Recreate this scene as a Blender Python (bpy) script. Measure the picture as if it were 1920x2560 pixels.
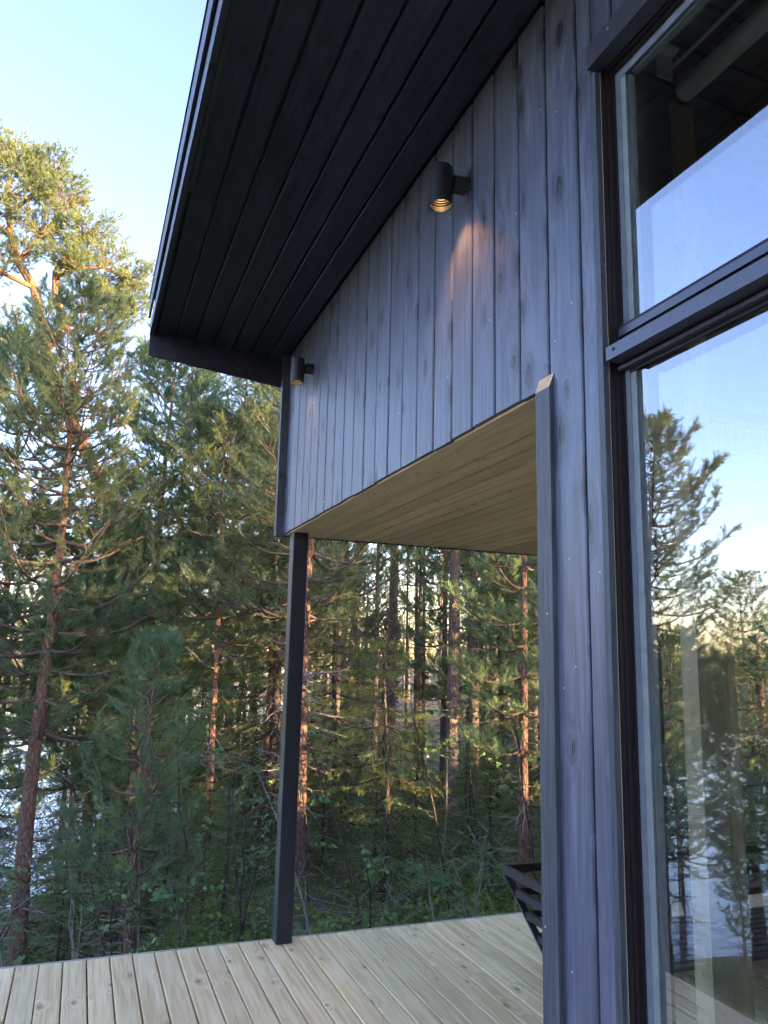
import bpy, math, random
import numpy as np
from mathutils import Matrix, Vector

sc = bpy.context.scene
for o in list(bpy.data.objects):
    bpy.data.objects.remove(o, do_unlink=True)
COL = sc.collection

# ------------------------------------------------------------------ camera
cam_d = bpy.data.cameras.new('camera')
cam_d.sensor_fit = 'HORIZONTAL'; cam_d.sensor_width = 36.0; cam_d.lens = 36.566
cam_d.clip_start = 0.05; cam_d.clip_end = 3000
cam = bpy.data.objects.new('camera', cam_d); COL.objects.link(cam)
r_ = (0.933749, -0.357204, 0.022750); u_ = (-0.085278, -0.160290, 0.983379); f_ = (0.347621, 0.920170, 0.180132)
cam.matrix_world = Matrix(((r_[0], u_[0], -f_[0], 0.0), (r_[1], u_[1], -f_[1], 0.0), (r_[2], u_[2], -f_[2], 1.7), (0, 0, 0, 1)))
sc.camera = cam

# ------------------------------------------------------------------ light
SUN_EL = math.radians(6.5)
SUN_AZ = math.radians(141.0)          # clockwise from +Y: behind the camera and to the right
sun_dir = Vector((math.sin(SUN_AZ) * math.cos(SUN_EL), math.cos(SUN_AZ) * math.cos(SUN_EL), math.sin(SUN_EL)))
world = bpy.data.worlds.new('World'); sc.world = world; world.use_nodes = True
wn = world.node_tree.nodes; wl = world.node_tree.links; wn.clear()
sky = wn.new('ShaderNodeTexSky'); sky.sky_type = 'NISHITA'; sky.sun_disc = False
sky.sun_elevation = SUN_EL; sky.sun_rotation = SUN_AZ
sky.altitude = 50; sky.air_density = 1.0; sky.dust_density = 0.6; sky.ozone_density = 1.4
bg = wn.new('ShaderNodeBackground'); bg.inputs[1].default_value = 0.15
wo = wn.new('ShaderNodeOutputWorld')
tintn = wn.new('ShaderNodeMix'); tintn.data_type = 'RGBA'; tintn.blend_type = 'MULTIPLY'; tintn.inputs[0].default_value = 1.0
tintn.inputs[7].default_value = (0.88, 0.80, 1.06, 1)
wl.new(sky.outputs[0], tintn.inputs[6]); wl.new(tintn.outputs[2], bg.inputs[0]); wl.new(bg.outputs[0], wo.inputs[0])
sd = bpy.data.lights.new('sun', 'SUN'); sd.energy = 4.6; sd.angle = math.radians(0.6); sd.color = (1.0, 0.67, 0.37)
so = bpy.data.objects.new('sun', sd); COL.objects.link(so)
so.rotation_euler = sun_dir.to_track_quat('Z', 'Y').to_euler()
vs = sc.view_settings
vs.view_transform = 'Standard'; vs.look = 'None'; vs.gamma = 1.0; vs.use_curve_mapping = False
vs.exposure = 2.98
sc.cycles.max_bounces = 6; sc.cycles.transparent_max_bounces = 10
sc.cycles.diffuse_bounces = 3; sc.cycles.glossy_bounces = 3
sc.cycles.use_adaptive_sampling = True; sc.cycles.adaptive_threshold = 0.035; sc.cycles.adaptive_min_samples = 12
sc.cycles.use_denoising = True
sc.cycles.sample_clamp_indirect = 6.0

R = random.Random(7)
NR = np.random.default_rng(11)

# ------------------------------------------------------------------ materials
def mat(name):
    m = bpy.data.materials.new(name); m.use_nodes = True
    nt = m.node_tree; nt.nodes.clear()
    out = nt.nodes.new('ShaderNodeOutputMaterial')
    return m, nt, out
def N(nt, t, **kw):
    n = nt.nodes.new(t)
    for k, v in kw.items():
        if k == 'op': n.operation = v
        elif isinstance(k, str) and hasattr(n, k): setattr(n, k, v)
    return n
def L(nt, a, b): nt.links.new(a, b)
def setin(n, **kw):
    for k, v in kw.items(): n.inputs[k.replace('_', ' ')].default_value = v
def ramp(nt, fac, stops, interp='LINEAR'):
    n = nt.nodes.new('ShaderNodeValToRGB'); cr = n.color_ramp; cr.interpolation = interp
    while len(cr.elements) < len(stops): cr.elements.new(0.5)
    for e, (p, c) in zip(cr.elements, stops):
        e.position = p; e.color = (c[0], c[1], c[2], 1) if not isinstance(c, (int, float)) else (c, c, c, 1)
    L(nt, fac, n.inputs[0]); return n.outputs[0]
def math_(nt, op, a, b=None, c=None, clamp=False):
    n = nt.nodes.new('ShaderNodeMath'); n.operation = op; n.use_clamp = clamp
    for i, v in enumerate((a, b, c)):
        if v is None: continue
        if isinstance(v, (int, float)): n.inputs[i].default_value = v
        else: L(nt, v, n.inputs[i])
    return n.outputs[0]
def mixc(nt, fac, a, b, blend='MIX'):
    n = nt.nodes.new('ShaderNodeMix'); n.data_type = 'RGBA'; n.blend_type = blend
    for s, v in ((0, fac), (6, a), (7, b)):
        if isinstance(v, (int, float)): n.inputs[s].default_value = v
        elif isinstance(v, tuple): n.inputs[s].default_value = (v[0], v[1], v[2], 1)
        else: L(nt, v, n.inputs[s])
    return n.outputs[2]
def noise(nt, vec, scale, detail=3, rough=0.55, dist=0.0):
    n = nt.nodes.new('ShaderNodeTexNoise'); setin(n, Scale=scale, Detail=detail, Roughness=rough, Distortion=dist)
    L(nt, vec, n.inputs['Vector']); return n.outputs['Fac']
def mapping(nt, vec, scale=(1, 1, 1), loc=(0, 0, 0), rot=(0, 0, 0)):
    n = nt.nodes.new('ShaderNodeMapping')
    n.inputs['Scale'].default_value = scale; n.inputs['Location'].default_value = loc; n.inputs['Rotation'].default_value = rot
    L(nt, vec, n.inputs['Vector']); return n.outputs[0]
def objvec(nt, axis):
    """board coordinates (across, depth, along), shifted at random for each object"""
    tc = nt.nodes.new('ShaderNodeTexCoord'); oi = nt.nodes.new('ShaderNodeObjectInfo')
    sp = nt.nodes.new('ShaderNodeSeparateXYZ'); L(nt, tc.outputs['Object'], sp.inputs[0])
    X, Y, Z = sp.outputs
    if axis == 'Z': a, d, l = math_(nt, 'ADD', Y, math_(nt, 'MULTIPLY', X, 0.7)), X, Z
    elif axis == 'Y': a, d, l = math_(nt, 'ADD', X, math_(nt, 'MULTIPLY', Z, 0.7)), Z, Y
    else: a, d, l = math_(nt, 'ADD', Y, math_(nt, 'MULTIPLY', Z, 0.7)), Z, X
    rnd = oi.outputs['Random']
    a = math_(nt, 'ADD', a, math_(nt, 'MULTIPLY', rnd, 37.0)); l = math_(nt, 'ADD', l, math_(nt, 'MULTIPLY', rnd, 91.0))
    c = nt.nodes.new('ShaderNodeCombineXYZ'); L(nt, a, c.inputs[0]); L(nt, d, c.inputs[1]); L(nt, l, c.inputs[2])
    c2 = nt.nodes.new('ShaderNodeCombineXYZ'); L(nt, a, c2.inputs[0]); L(nt, l, c2.inputs[1])
    return c.outputs[0], c2.outputs[0], rnd
def bump(nt, h, strength, dist=0.01):
    b = nt.nodes.new('ShaderNodeBump'); b.inputs['Strength'].default_value = strength; b.inputs['Distance'].default_value = dist
    L(nt, h, b.inputs['Height']); return b.outputs[0]

def wood(name, axis, c_dark, c_mid, c_light, knot_col, rough=0.5, knot_size=1.0, grain=1.0, bump_s=0.25, var=0.15, specks=0.0, spec=0.5, knot_amt=1.0, flow=1.0, knot_p=0.52):
    """board of softwood: growth-ring streaks that flow round knots; painted or bare by its colours"""
    m, nt, out = mat(name)
    v, v2, rnd = objvec(nt, axis)
    # knots: cells stretched along the board
    wob = noise(nt, v2, 22.0, 1, 0.5)
    kv = mapping(nt, v2, scale=(8.5, 4.2, 1))
    vo = nt.nodes.new('ShaderNodeTexVoronoi'); vo.voronoi_dimensions = '2D'; vo.feature = 'F1'; setin(vo, Scale=1.0, Randomness=0.9); L(nt, kv, vo.inputs['Vector'])
    sep = nt.nodes.new('ShaderNodeSeparateColor'); L(nt, vo.outputs['Color'], sep.inputs[0])
    has = math_(nt, 'GREATER_THAN', sep.outputs[0], knot_p)
    size = math_(nt, 'MULTIPLY_ADD', sep.outputs[1], 0.10 * knot_size, 0.06 * knot_size)
    kd = math_(nt, 'DIVIDE', math_(nt, 'ADD', vo.outputs['Distance'], math_(nt, 'MULTIPLY_ADD', wob, 0.12, -0.06)), size)
    knot = math_(nt, 'MULTIPLY', math_(nt, 'SUBTRACT', 1.0, math_(nt, 'MULTIPLY', kd, 0.5), clamp=True), has)       # 1 at centre .. 0
    core = math_(nt, 'MULTIPLY', math_(nt, 'LESS_THAN', kd, 0.75), has)
    halo = math_(nt, 'MULTIPLY', math_(nt, 'SUBTRACT', 1.0, math_(nt, 'MULTIPLY', kd, 0.22), clamp=True), has)
    # grain
    gv = mapping(nt, v, scale=(1, 1, 0.045))
    warp = math_(nt, 'MULTIPLY', halo, 0.05 * flow)
    addv = nt.nodes.new('ShaderNodeVectorMath'); addv.operation = 'ADD'; cc = nt.nodes.new('ShaderNodeCombineXYZ')
    L(nt, warp, cc.inputs[0]); L(nt, warp, cc.inputs[1]); L(nt, gv, addv.inputs[0]); L(nt, cc.outputs[0], addv.inputs[1])
    g1 = noise(nt, addv.outputs[0], 42 * grain, 2, 0.6, 0.6)
    g2 = noise(nt, mapping(nt, v, scale=(1, 1, 0.012)), 330 * grain, 1, 0.6)
    blot = noise(nt, mapping(nt, v, scale=(1, 1, 0.3)), 7.0, 2, 0.65)
    gsum = math_(nt, 'ADD', math_(nt, 'MULTIPLY', g1, 0.62), math_(nt, 'MULTIPLY', g2, 0.38))
    col = ramp(nt, gsum, [(0.38, c_dark), (0.5, c_mid), (0.62, c_light)])
    col = mixc(nt, math_(nt, 'MULTIPLY', math_(nt, 'SUBTRACT', blot, 0.42, clamp=True), 1.6, clamp=True), col, c_dark)
    col = mixc(nt, math_(nt, 'MULTIPLY', knot, 0.75 * knot_amt, clamp=True), col, knot_col)
    col = mixc(nt, math_(nt, 'MULTIPLY', core, 0.55 * knot_amt), col, tuple(x * 0.6 for x in knot_col))
    val = math_(nt, 'MULTIPLY_ADD', rnd, 2 * var, 1.0 - var)
    vm = nt.nodes.new('ShaderNodeVectorMath'); vm.operation = 'SCALE'; L(nt, col, vm.inputs[0]); L(nt, val, vm.inputs['Scale'])
    col = vm.outputs[0]
    if specks > 0:
        sv = nt.nodes.new('ShaderNodeTexVoronoi'); setin(sv, Scale=11.0); sv.voronoi_dimensions = '2D'; L(nt, v2, sv.inputs['Vector'])
        s2 = nt.nodes.new('ShaderNodeSeparateColor'); L(nt, sv.outputs['Color'], s2.inputs[0])
        sp = math_(nt, 'MULTIPLY', math_(nt, 'LESS_THAN', sv.outputs['Distance'], 0.03), math_(nt, 'GREATER_THAN', s2.outputs[2], 1 - specks))
        col = mixc(nt, sp, col, (0.6, 0.6, 0.58))
    p = nt.nodes.new('ShaderNodeBsdfPrincipled')
    L(nt, col, p.inputs['Base Color'])
    L(nt, math_(nt, 'MULTIPLY_ADD', gsum, 0.25, rough - 0.12), p.inputs['Roughness'])
    p.inputs['Specular IOR Level'].default_value = spec
    hh = math_(nt, 'ADD', gsum, math_(nt, 'MULTIPLY', math_(nt, 'SINE', math_(nt, 'MULTIPLY', kd, 7.0)), math_(nt, 'MULTIPLY', knot, 0.6)))
    L(nt, bump(nt, hh, bump_s, 0.004), p.inputs['Normal'])
    L(nt, p.outputs[0], out.inputs[0])
    return m

def plain(name, col, rough=0.5, metal=0.0, spec=0.5, mottled=0.12, scale=30, bump_s=0.0, emit=None):
    m, nt, out = mat(name)
    tc = nt.nodes.new('ShaderNodeTexCoord')
    n = noise(nt, tc.outputs['Object'], scale, 4, 0.6)
    c = ramp(nt, n, [(0.3, tuple(x * (1 - mottled) for x in col)), (0.7, tuple(min(1, x * (1 + mottled)) for x in col))])
    p = nt.nodes.new('ShaderNodeBsdfPrincipled'); L(nt, c, p.inputs['Base Color'])
    L(nt, math_(nt, 'MULTIPLY_ADD', n, 0.2, rough - 0.1), p.inputs['Roughness'])
    p.inputs['Metallic'].default_value = metal; p.inputs['Specular IOR Level'].default_value = spec
    if bump_s: L(nt, bump(nt, n, bump_s, 0.003), p.inputs['Normal'])
    if emit:
        p.inputs['Emission Color'].default_value = (*emit[0], 1); p.inputs['Emission Strength'].default_value = emit[1]
    L(nt, p.outputs[0], out.inputs[0]); return m

def glass(name, refl, tint=(0.97, 0.985, 0.98)):
    """coated pane: part mirror, part clear, more mirror at a grazing look"""
    m, nt, out = mat(name)
    lw = nt.nodes.new('ShaderNodeLayerWeight'); lw.inputs[0].default_value = 0.5
    ge = nt.nodes.new('ShaderNodeNewGeometry')
    fac = math_(nt, 'ADD', math_(nt, 'MULTIPLY', math_(nt, 'POWER', lw.outputs['Facing'], 4.0), 1.0 - refl), refl, clamp=True)
    fac = math_(nt, 'MULTIPLY', fac, math_(nt, 'SUBTRACT', 1.0, ge.outputs['Backfacing']))     # one mirror coat, on the outer face
    tr = nt.nodes.new('ShaderNodeBsdfTransparent'); tr.inputs[0].default_value = (*tint, 1)
    gl = nt.nodes.new('ShaderNodeBsdfGlossy'); gl.inputs['Roughness'].default_value = 0.0; gl.inputs['Color'].default_value = (0.93, 0.96, 1.0, 1)
    tc = nt.nodes.new('ShaderNodeTexCoord')
    nz = noise(nt, tc.outputs['Object'], 1.6, 1, 0.4)
    L(nt, bump(nt, nz, 0.02, 0.02), gl.inputs['Normal'])
    mx = nt.nodes.new('ShaderNodeMixShader'); L(nt, fac, mx.inputs[0]); L(nt, tr.outputs[0], mx.inputs[1]); L(nt, gl.outputs[0], mx.inputs[2])
    L(nt, mx.outputs[0], out.inputs[0]); return m

def foliage(name, stops, trans=0.25, rough=0.5):
    m, nt, out = mat(name)
    at = nt.nodes.new('ShaderNodeAttribute'); at.attribute_name = 'tint'
    c = ramp(nt, at.outputs['Fac'], stops)
    p = nt.nodes.new('ShaderNodeBsdfPrincipled'); L(nt, c, p.inputs['Base Color']); p.inputs['Roughness'].default_value = rough
    p.inputs['Specular IOR Level'].default_value = 0.35
    t = nt.nodes.new('ShaderNodeBsdfTranslucent'); L(nt, c, t.inputs['Color'])
    mx = nt.nodes.new('ShaderNodeMixShader'); mx.inputs[0].default_value = trans
    L(nt, p.outputs[0], mx.inputs[1]); L(nt, t.outputs[0], mx.inputs[2]); L(nt, mx.outputs[0], out.inputs[0]); return m

def bark(name, low, mid, high, z0, z1):
    """pine bark: grey furrowed plates low down turning to thin orange flakes above"""
    m, nt, out = mat(name)
    tc = nt.nodes.new('ShaderNodeTexCoord'); v = tc.outputs['Object']
    sx = nt.nodes.new('ShaderNodeSeparateXYZ'); L(nt, v, sx.inputs[0])
    h = math_(nt, 'DIVIDE', math_(nt, 'SUBTRACT', sx.outputs[2], z0), z1 - z0)
    big = noise(nt, v, 1.7, 3, 0.6)
    h = math_(nt, 'ADD', h, math_(nt, 'MULTIPLY_ADD', big, 0.9, -0.45), clamp=True)
    plates = nt.nodes.new('ShaderNodeTexVoronoi'); plates.feature = 'DISTANCE_TO_EDGE'; setin(plates, Scale=1.0)
    L(nt, mapping(nt, v, scale=(22, 22, 8)), plates.inputs['Vector'])
    fl = noise(nt, mapping(nt, v, scale=(1, 1, 0.35)), 34, 4, 0.7)
    base = ramp(nt, h, [(0.0, low), (0.45, mid), (1.0, high)])
    col = mixc(nt, ramp(nt, fl, [(0.4, 0.0), (0.62, 1.0)]), base, mixc(nt, 0.55, base, (0.22, 0.19, 0.17)))
    crack = ramp(nt, plates.outputs['Distance'], [(0.0, 1.0), (0.12, 0.0)])
    col = mixc(nt, math_(nt, 'MULTIPLY', crack, 0.65), col, (0.035, 0.027, 0.022))
    p = nt.nodes.new('ShaderNodeBsdfPrincipled'); L(nt, col, p.inputs['Base Color']); p.inputs['Roughness'].default_value = 0.9
    p.inputs['Specular IOR Level'].default_value = 0.2
    hh = math_(nt, 'ADD', math_(nt, 'MULTIPLY', ramp(nt, plates.outputs['Distance'], [(0.0, 0.0), (0.2, 1.0)]), 0.7), math_(nt, 'MULTIPLY', fl, 0.6))
    L(nt, bump(nt, hh, 0.9, 0.02), p.inputs['Normal'])
    L(nt, p.outputs[0], out.inputs[0]); return m

M = {}
M['facade'] = wood('charcoal_cladding', 'Z', (0.052, 0.061, 0.096), (0.092, 0.106, 0.160), (0.132, 0.150, 0.218), (0.014, 0.016, 0.024), rough=0.40, bump_s=0.4, knot_size=1.4, var=0.13, specks=0.07, spec=0.6, knot_amt=1.15)  # extra blue in the base colour stands in for the sky's sheen
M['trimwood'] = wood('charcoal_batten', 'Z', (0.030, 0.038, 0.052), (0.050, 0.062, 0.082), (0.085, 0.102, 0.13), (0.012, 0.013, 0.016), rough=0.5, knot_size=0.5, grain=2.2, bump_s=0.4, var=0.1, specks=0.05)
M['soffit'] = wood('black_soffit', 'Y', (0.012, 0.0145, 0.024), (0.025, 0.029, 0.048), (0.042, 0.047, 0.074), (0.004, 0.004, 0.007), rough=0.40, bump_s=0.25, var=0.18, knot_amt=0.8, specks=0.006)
M['fascia'] = wood('black_fascia', 'Y', (0.03, 0.033, 0.042), (0.04, 0.044, 0.056), (0.055, 0.06, 0.075), (0.012, 0.012, 0.015), rough=0.45, bump_s=0.3)
M['fascia_edge'] = wood('brown_fascia_edge', 'Y', (0.030, 0.022, 0.018), (0.042, 0.031, 0.025), (0.055, 0.042, 0.034), (0.02, 0.015, 0.012), rough=0.6)
M['ceiling'] = wood('tan_ceiling', 'Y', (0.66, 0.47, 0.27), (0.82, 0.62, 0.38), (0.88, 0.70, 0.46), (0.36, 0.22, 0.12), rough=0.6, knot_size=0.45, grain=1.3, bump_s=0.2, var=0.14, knot_amt=0.6)
M['deck'] = wood('pressure_treated_deck', 'Y', (0.72, 0.52, 0.25), (0.93, 0.71, 0.375), (0.97, 0.82, 0.50), (0.20, 0.115, 0.06), rough=0.62, knot_size=0.9, grain=0.8, bump_s=0.3, var=0.10, knot_amt=0.6, flow=2.0, knot_p=0.66)
M['deckrim'] = wood('deck_edge_board', 'X', (0.30, 0.25, 0.17), (0.42, 0.36, 0.26), (0.50, 0.44, 0.33), (0.18, 0.11, 0.06), rough=0.65)
M['rawwood'] = wood('raw_pine_cut', 'Z', (0.45, 0.33, 0.19), (0.58, 0.45, 0.28), (0.66, 0.54, 0.36), (0.3, 0.18, 0.1), rough=0.7, knot_amt=0.2)
M['beige'] = wood('interior_pine', 'Z', (0.46, 0.35, 0.20), (0.56, 0.44, 0.27), (0.62, 0.50, 0.32), (0.22, 0.13, 0.07), rough=0.5)
M['brownceil'] = wood('brown_interior_boards', 'X', (0.10, 0.06, 0.045), (0.17, 0.105, 0.08), (0.24, 0.155, 0.115), (0.02, 0.014, 0.01), rough=0.6, var=0.3)
M['roomwall'] = plain('interior_wall_dark', (0.16, 0.15, 0.15), 0.8)
M['floor_in'] = wood('interior_floor', 'Y', (0.10, 0.075, 0.05), (0.14, 0.105, 0.07), (0.17, 0.13, 0.09), (0.06, 0.04, 0.02), rough=0.4)
M['backing'] = plain('black_backing', (0.006, 0.006, 0.008), 0.9)
M['post'] = plain('dark_post_paint', (0.014, 0.016, 0.024), 0.42, spec=0.5, scale=40, bump_s=0.05)
M['roofmetal'] = plain('roof_metal', (0.025, 0.027, 0.032), 0.4, metal=0.3)
M['brownalu'] = plain('dark_brown_aluminium', (0.020, 0.013, 0.014), 0.35, metal=0.2, scale=60)
M['lavalu'] = plain('grey_blue_aluminium', (0.075, 0.078, 0.105), 0.35, metal=0.35, scale=60)
M['gasket'] = plain('black_gasket', (0.006, 0.006, 0.007), 0.6)
M['sashgrey'] = plain('light_grey_sash', (0.20, 0.225, 0.28), 0.4, metal=0.2)
M['spacer'] = plain('pale_glazing_spacer', (0.24, 0.275, 0.28), 0.45, metal=0.1)
M['lamp'] = plain('lamp_black_powdercoat', (0.020, 0.021, 0.024), 0.36, metal=0.1, scale=300, bump_s=0.02)
M['lampin'] = plain('lamp_inside', (0.045, 0.035, 0.03), 0.35, metal=0.4)
M['bulb'] = plain('lit_bulb', (0.9, 0.85, 0.7), 0.3, emit=((1.0, 0.62, 0.26), 14.0))
M['sofa'] = plain('black_sofa_metal', (0.013, 0.014, 0.019), 0.38, spec=0.5)
M['tube'] = plain('pale_roller_tube', (0.72, 0.74, 0.70), 0.6)
M['glass_a'] = glass('outer_pane', 0.24)
M['glass_b'] = glass('inner_pane', 0.11)
M['glass_c'] = glass('partition_pane', 0.08)
pine_stops = [(0.0, (0.145, 0.205, 0.115)), (0.45, (0.235, 0.310, 0.150)), (0.8, (0.33, 0.375, 0.14)), (1.0, (0.40, 0.39, 0.13))]
M['needles'] = foliage('pine_needles', pine_stops, 0.5)
M['needles_young'] = foliage('young_pine_needles', [(0.0, (0.155, 0.245, 0.140)), (0.6, (0.245, 0.355, 0.180)), (1.0, (0.35, 0.42, 0.16))], 0.5)
M['needles_spruce'] = foliage('spruce_needles', [(0.0, (0.145, 0.200, 0.085)), (0.5, (0.235, 0.295, 0.110)), (1.0, (0.33, 0.36, 0.11))], 0.5)
M['leaves'] = foliage('green_leaves', [(0.0, (0.12, 0.22, 0.10)), (0.6, (0.20, 0.35, 0.13)), (1.0, (0.35, 0.43, 0.13))], 0.45, 0.45)
M['cover'] = foliage('ground_leaves', [(0.0, (0.10, 0.16, 0.055)), (0.6, (0.20, 0.29, 0.08)), (1.0, (0.32, 0.35, 0.09))], 0.35)
M['bark'] = bark('pine_bark', (0.29, 0.24, 0.215), (0.33, 0.235, 0.19), (0.40, 0.235, 0.145), 0.5, 6.5)
M['bark_red'] = bark('red_pine_bark', (0.22, 0.14, 0.105), (0.31, 0.165, 0.108), (0.40, 0.20, 0.10), 0.0, 6.0)
M['bark_old'] = bark('old_pine_bark', (0.15, 0.13, 0.12), (0.24, 0.15, 0.105), (0.42, 0.20, 0.09), 3.0, 10.5)
M['bark_spruce'] = bark('spruce_bark', (0.085, 0.068, 0.058), (0.095, 0.072, 0.060), (0.11, 0.08, 0.06), 0.0, 8.0)
M['deadwood'] = plain('grey_dead_twigs', (0.30, 0.265, 0.235), 0.85, mottled=0.35, scale=6)
M['twig'] = plain('brown_twigs', (0.16, 0.115, 0.085), 0.85, mottled=0.3, scale=5)
M['candles'] = plain('orange_pine_candles', (0.42, 0.23, 0.11), 0.7)

m, nt, out = mat('added_light_diffuser')
t_ = nt.nodes.new('ShaderNodeBsdfTranslucent'); t_.inputs[0].default_value = (0.35, 0.34, 0.31, 1); L(nt, t_.outputs[0], out.inputs[0]); M['blind'] = m  # translucent sheet for the back opening, added to light the room
# forest floor
m, nt, out = mat('forest_floor')
g = nt.nodes.new('ShaderNodeNewGeometry'); v = g.outputs['Position']
n1 = noise(nt, v, 0.55, 4, 0.6); n2 = noise(nt, v, 5.0, 5, 0.7); n3 = noise(nt, v, 40.0, 3, 0.7)
c = ramp(nt, n2, [(0.3, (0.075, 0.058, 0.036)), (0.55, (0.14, 0.11, 0.066)), (0.75, (0.20, 0.155, 0.10))])
moss = ramp(nt, n3, [(0.3, (0.05, 0.075, 0.02)), (0.7, (0.13, 0.165, 0.045))])
c = mixc(nt, ramp(nt, math_(nt, 'ADD', n1, math_(nt, 'MULTIPLY_ADD', n2, 0.3, -0.15)), [(0.46, 0.0), (0.64, 1.0)]), c, moss)
p = nt.nodes.new('ShaderNodeBsdfPrincipled'); L(nt, c, p.inputs['Base Color']); p.inputs['Roughness'].default_value = 0.95
L(nt, bump(nt, math_(nt, 'ADD', n2, math_(nt, 'MULTIPLY', n3, 0.4)), 0.9, 0.06), p.inputs['Normal']); L(nt, p.outputs[0], out.inputs[0])
M['ground'] = m
m, nt, out = mat('lake_water')
g = nt.nodes.new('ShaderNodeNewGeometry')
p = nt.nodes.new('ShaderNodeBsdfPrincipled'); p.inputs['Base Color'].default_value = (0.02, 0.035, 0.045, 1); p.inputs['Roughness'].default_value = 0.06
L(nt, bump(nt, noise(nt, mapping(nt, g.outputs['Position'], scale=(1, 0.45, 1)), 1.6, 4, 0.6), 0.35, 0.08), p.inputs['Normal'])
L(nt, p.outputs[0], out.inputs[0]); M['water'] = m

# ------------------------------------------------------------------ object helpers
def link(o, parent=None):
    COL.objects.link(o)
    if parent is not None: o.parent = parent
    return o
def empty(name, loc=(0, 0, 0), label=None, cat=None, group=None, kind=None):
    o = bpy.data.objects.new(name, None); o.empty_display_size = 0.1; o.location = loc; link(o)
    tag(o, label, cat, group, kind); return o
def tag(o, label=None, cat=None, group=None, kind=None):
    if label: o['label'] = label
    if cat: o['category'] = cat
    if group: o['group'] = group
    if kind: o['kind'] = kind
    return o
def np_mesh(name, verts, quads=None, tris=None, material=None, smooth=False, tint=None):
    me = bpy.data.meshes.new(name)
    verts = np.asarray(verts, np.float32).reshape(-1, 3)
    me.vertices.add(len(verts)); me.vertices.foreach_set('co', verts.ravel())
    idx = []; starts = []; totals = []; s = 0
    if quads is not None and len(quads):
        q = np.asarray(quads, np.int32); idx.append(q.ravel()); starts.append(np.arange(len(q)) * 4 + s); totals.append(np.full(len(q), 4)); s += len(q) * 4
    if tris is not None and len(tris):
        t = np.asarray(tris, np.int32); idx.append(t.ravel()); starts.append(np.arange(len(t)) * 3 + s); totals.append(np.full(len(t), 3)); s += len(t) * 3
    idx = np.concatenate(idx); starts = np.concatenate(starts); totals = np.concatenate(totals)
    me.loops.add(len(idx)); me.loops.foreach_set('vertex_index', idx)
    me.polygons.add(len(starts)); me.polygons.foreach_set('loop_start', starts.astype(np.int32)); me.polygons.foreach_set('loop_total', totals.astype(np.int32))
    if smooth: me.polygons.foreach_set('use_smooth', np.ones(len(starts), bool))
    me.update(calc_edges=True)
    if tint is not None:
        a = me.attributes.new('tint', 'FLOAT', 'POINT'); a.data.foreach_set('value', np.asarray(tint, np.float32))
    if material: me.materials.append(material)
    return me
def mobj(name, me, parent=None, loc=(0, 0, 0)):
    o = bpy.data.objects.new(name, me); o.location = loc; return link(o, parent)

class MB:
    """collects boxes, prisms and tubes into one mesh"""
    def __init__(s): s.v = []; s.f = []
    def add(s, vs, fs):
        b = len(s.v); s.v += [tuple(x) for x in vs]; s.f += [tuple(i + b for i in q) for q in fs]; return s
    def box(s, x0, x1, y0, y1, z0, z1):
        return s.add([(x0, y0, z0), (x1, y0, z0), (x1, y1, z0), (x0, y1, z0), (x0, y0, z1), (x1, y0, z1), (x1, y1, z1), (x0, y1, z1)],
                     [(0, 3, 2, 1), (4, 5, 6, 7), (0, 1, 5, 4), (1, 2, 6, 5), (2, 3, 7, 6), (3, 0, 4, 7)])
    def prism(s, prof, axis, a, b):
        """extrude a 2-D outline (counter-clockwise) along an axis from a to b"""
        n = len(prof)
        def P(p, t): return {'x': (t, p[0], p[1]), 'y': (p[0], t, p[1]), 'z': (p[0], p[1], t)}[axis]
        vs = [P(q, a) for q in prof] + [P(q, b) for q in prof]
        fs = [tuple(range(n - 1, -1, -1)), tuple(range(n, 2 * n))] + [(i, (i + 1) % n, n + (i + 1) % n, n + i) for i in range(n)]
        return s.add(vs, fs)
    def bar(s, a, b, w, t, up=(0, 0, 1)):
        a = Vector(a); b = Vector(b); d = (b - a).normalized(); u = Vector(up); sdv = d.cross(u).normalized(); uv = sdv.cross(d).normalized()
        vs = []
        for p in (a, b):
            for sx, sz in ((-1, -1), (1, -1), (1, 1), (-1, 1)): vs.append(p + sdv * (sx * t / 2) + uv * (sz * w / 2))
        return s.add(vs, [(0, 1, 2, 3), (7, 6, 5, 4), (0, 4, 5, 1), (1, 5, 6, 2), (2, 6, 7, 3), (3, 7, 4, 0)])
    def lathe(s, prof, n=32, centre=(0, 0, 0), axis='z'):
        vs = []; fs = []
        for r, z in prof:
            for k in range(n):
                a = 2 * math.pi * k / n; q = (r * math.cos(a), r * math.sin(a), z)
                if axis == 'x': q = (q[2], q[0], q[1])
                if axis == 'y': q = (q[0], q[2], q[1])
                vs.append(tuple(q[i] + centre[i] for i in range(3)))
        for j in range(len(prof) - 1):
            for k in range(n): fs.append((j * n + k, j * n + (k + 1) % n, (j + 1) * n + (k + 1) % n, (j + 1) * n + k))
        return s.add(vs, fs)
    def mesh(s, name, material, smooth=False):
        me = bpy.data.meshes.new(name); me.from_pydata(s.v, [], s.f); me.update()
        import bmesh
        bm = bmesh.new(); bm.from_mesh(me); bmesh.ops.recalc_face_normals(bm, faces=bm.faces); bm.to_mesh(me); bm.free()
        if smooth:
            me.polygons.foreach_set('use_smooth', np.ones(len(me.polygons), bool))
            try: me.set_sharp_from_angle(angle=math.radians(40))
            except Exception: pass
        me.materials.append(material); return me
    def obj(s, name, material, parent=None, loc=(0, 0, 0), smooth=False): return mobj(name, s.mesh(name, material, smooth), parent, loc)

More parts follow.
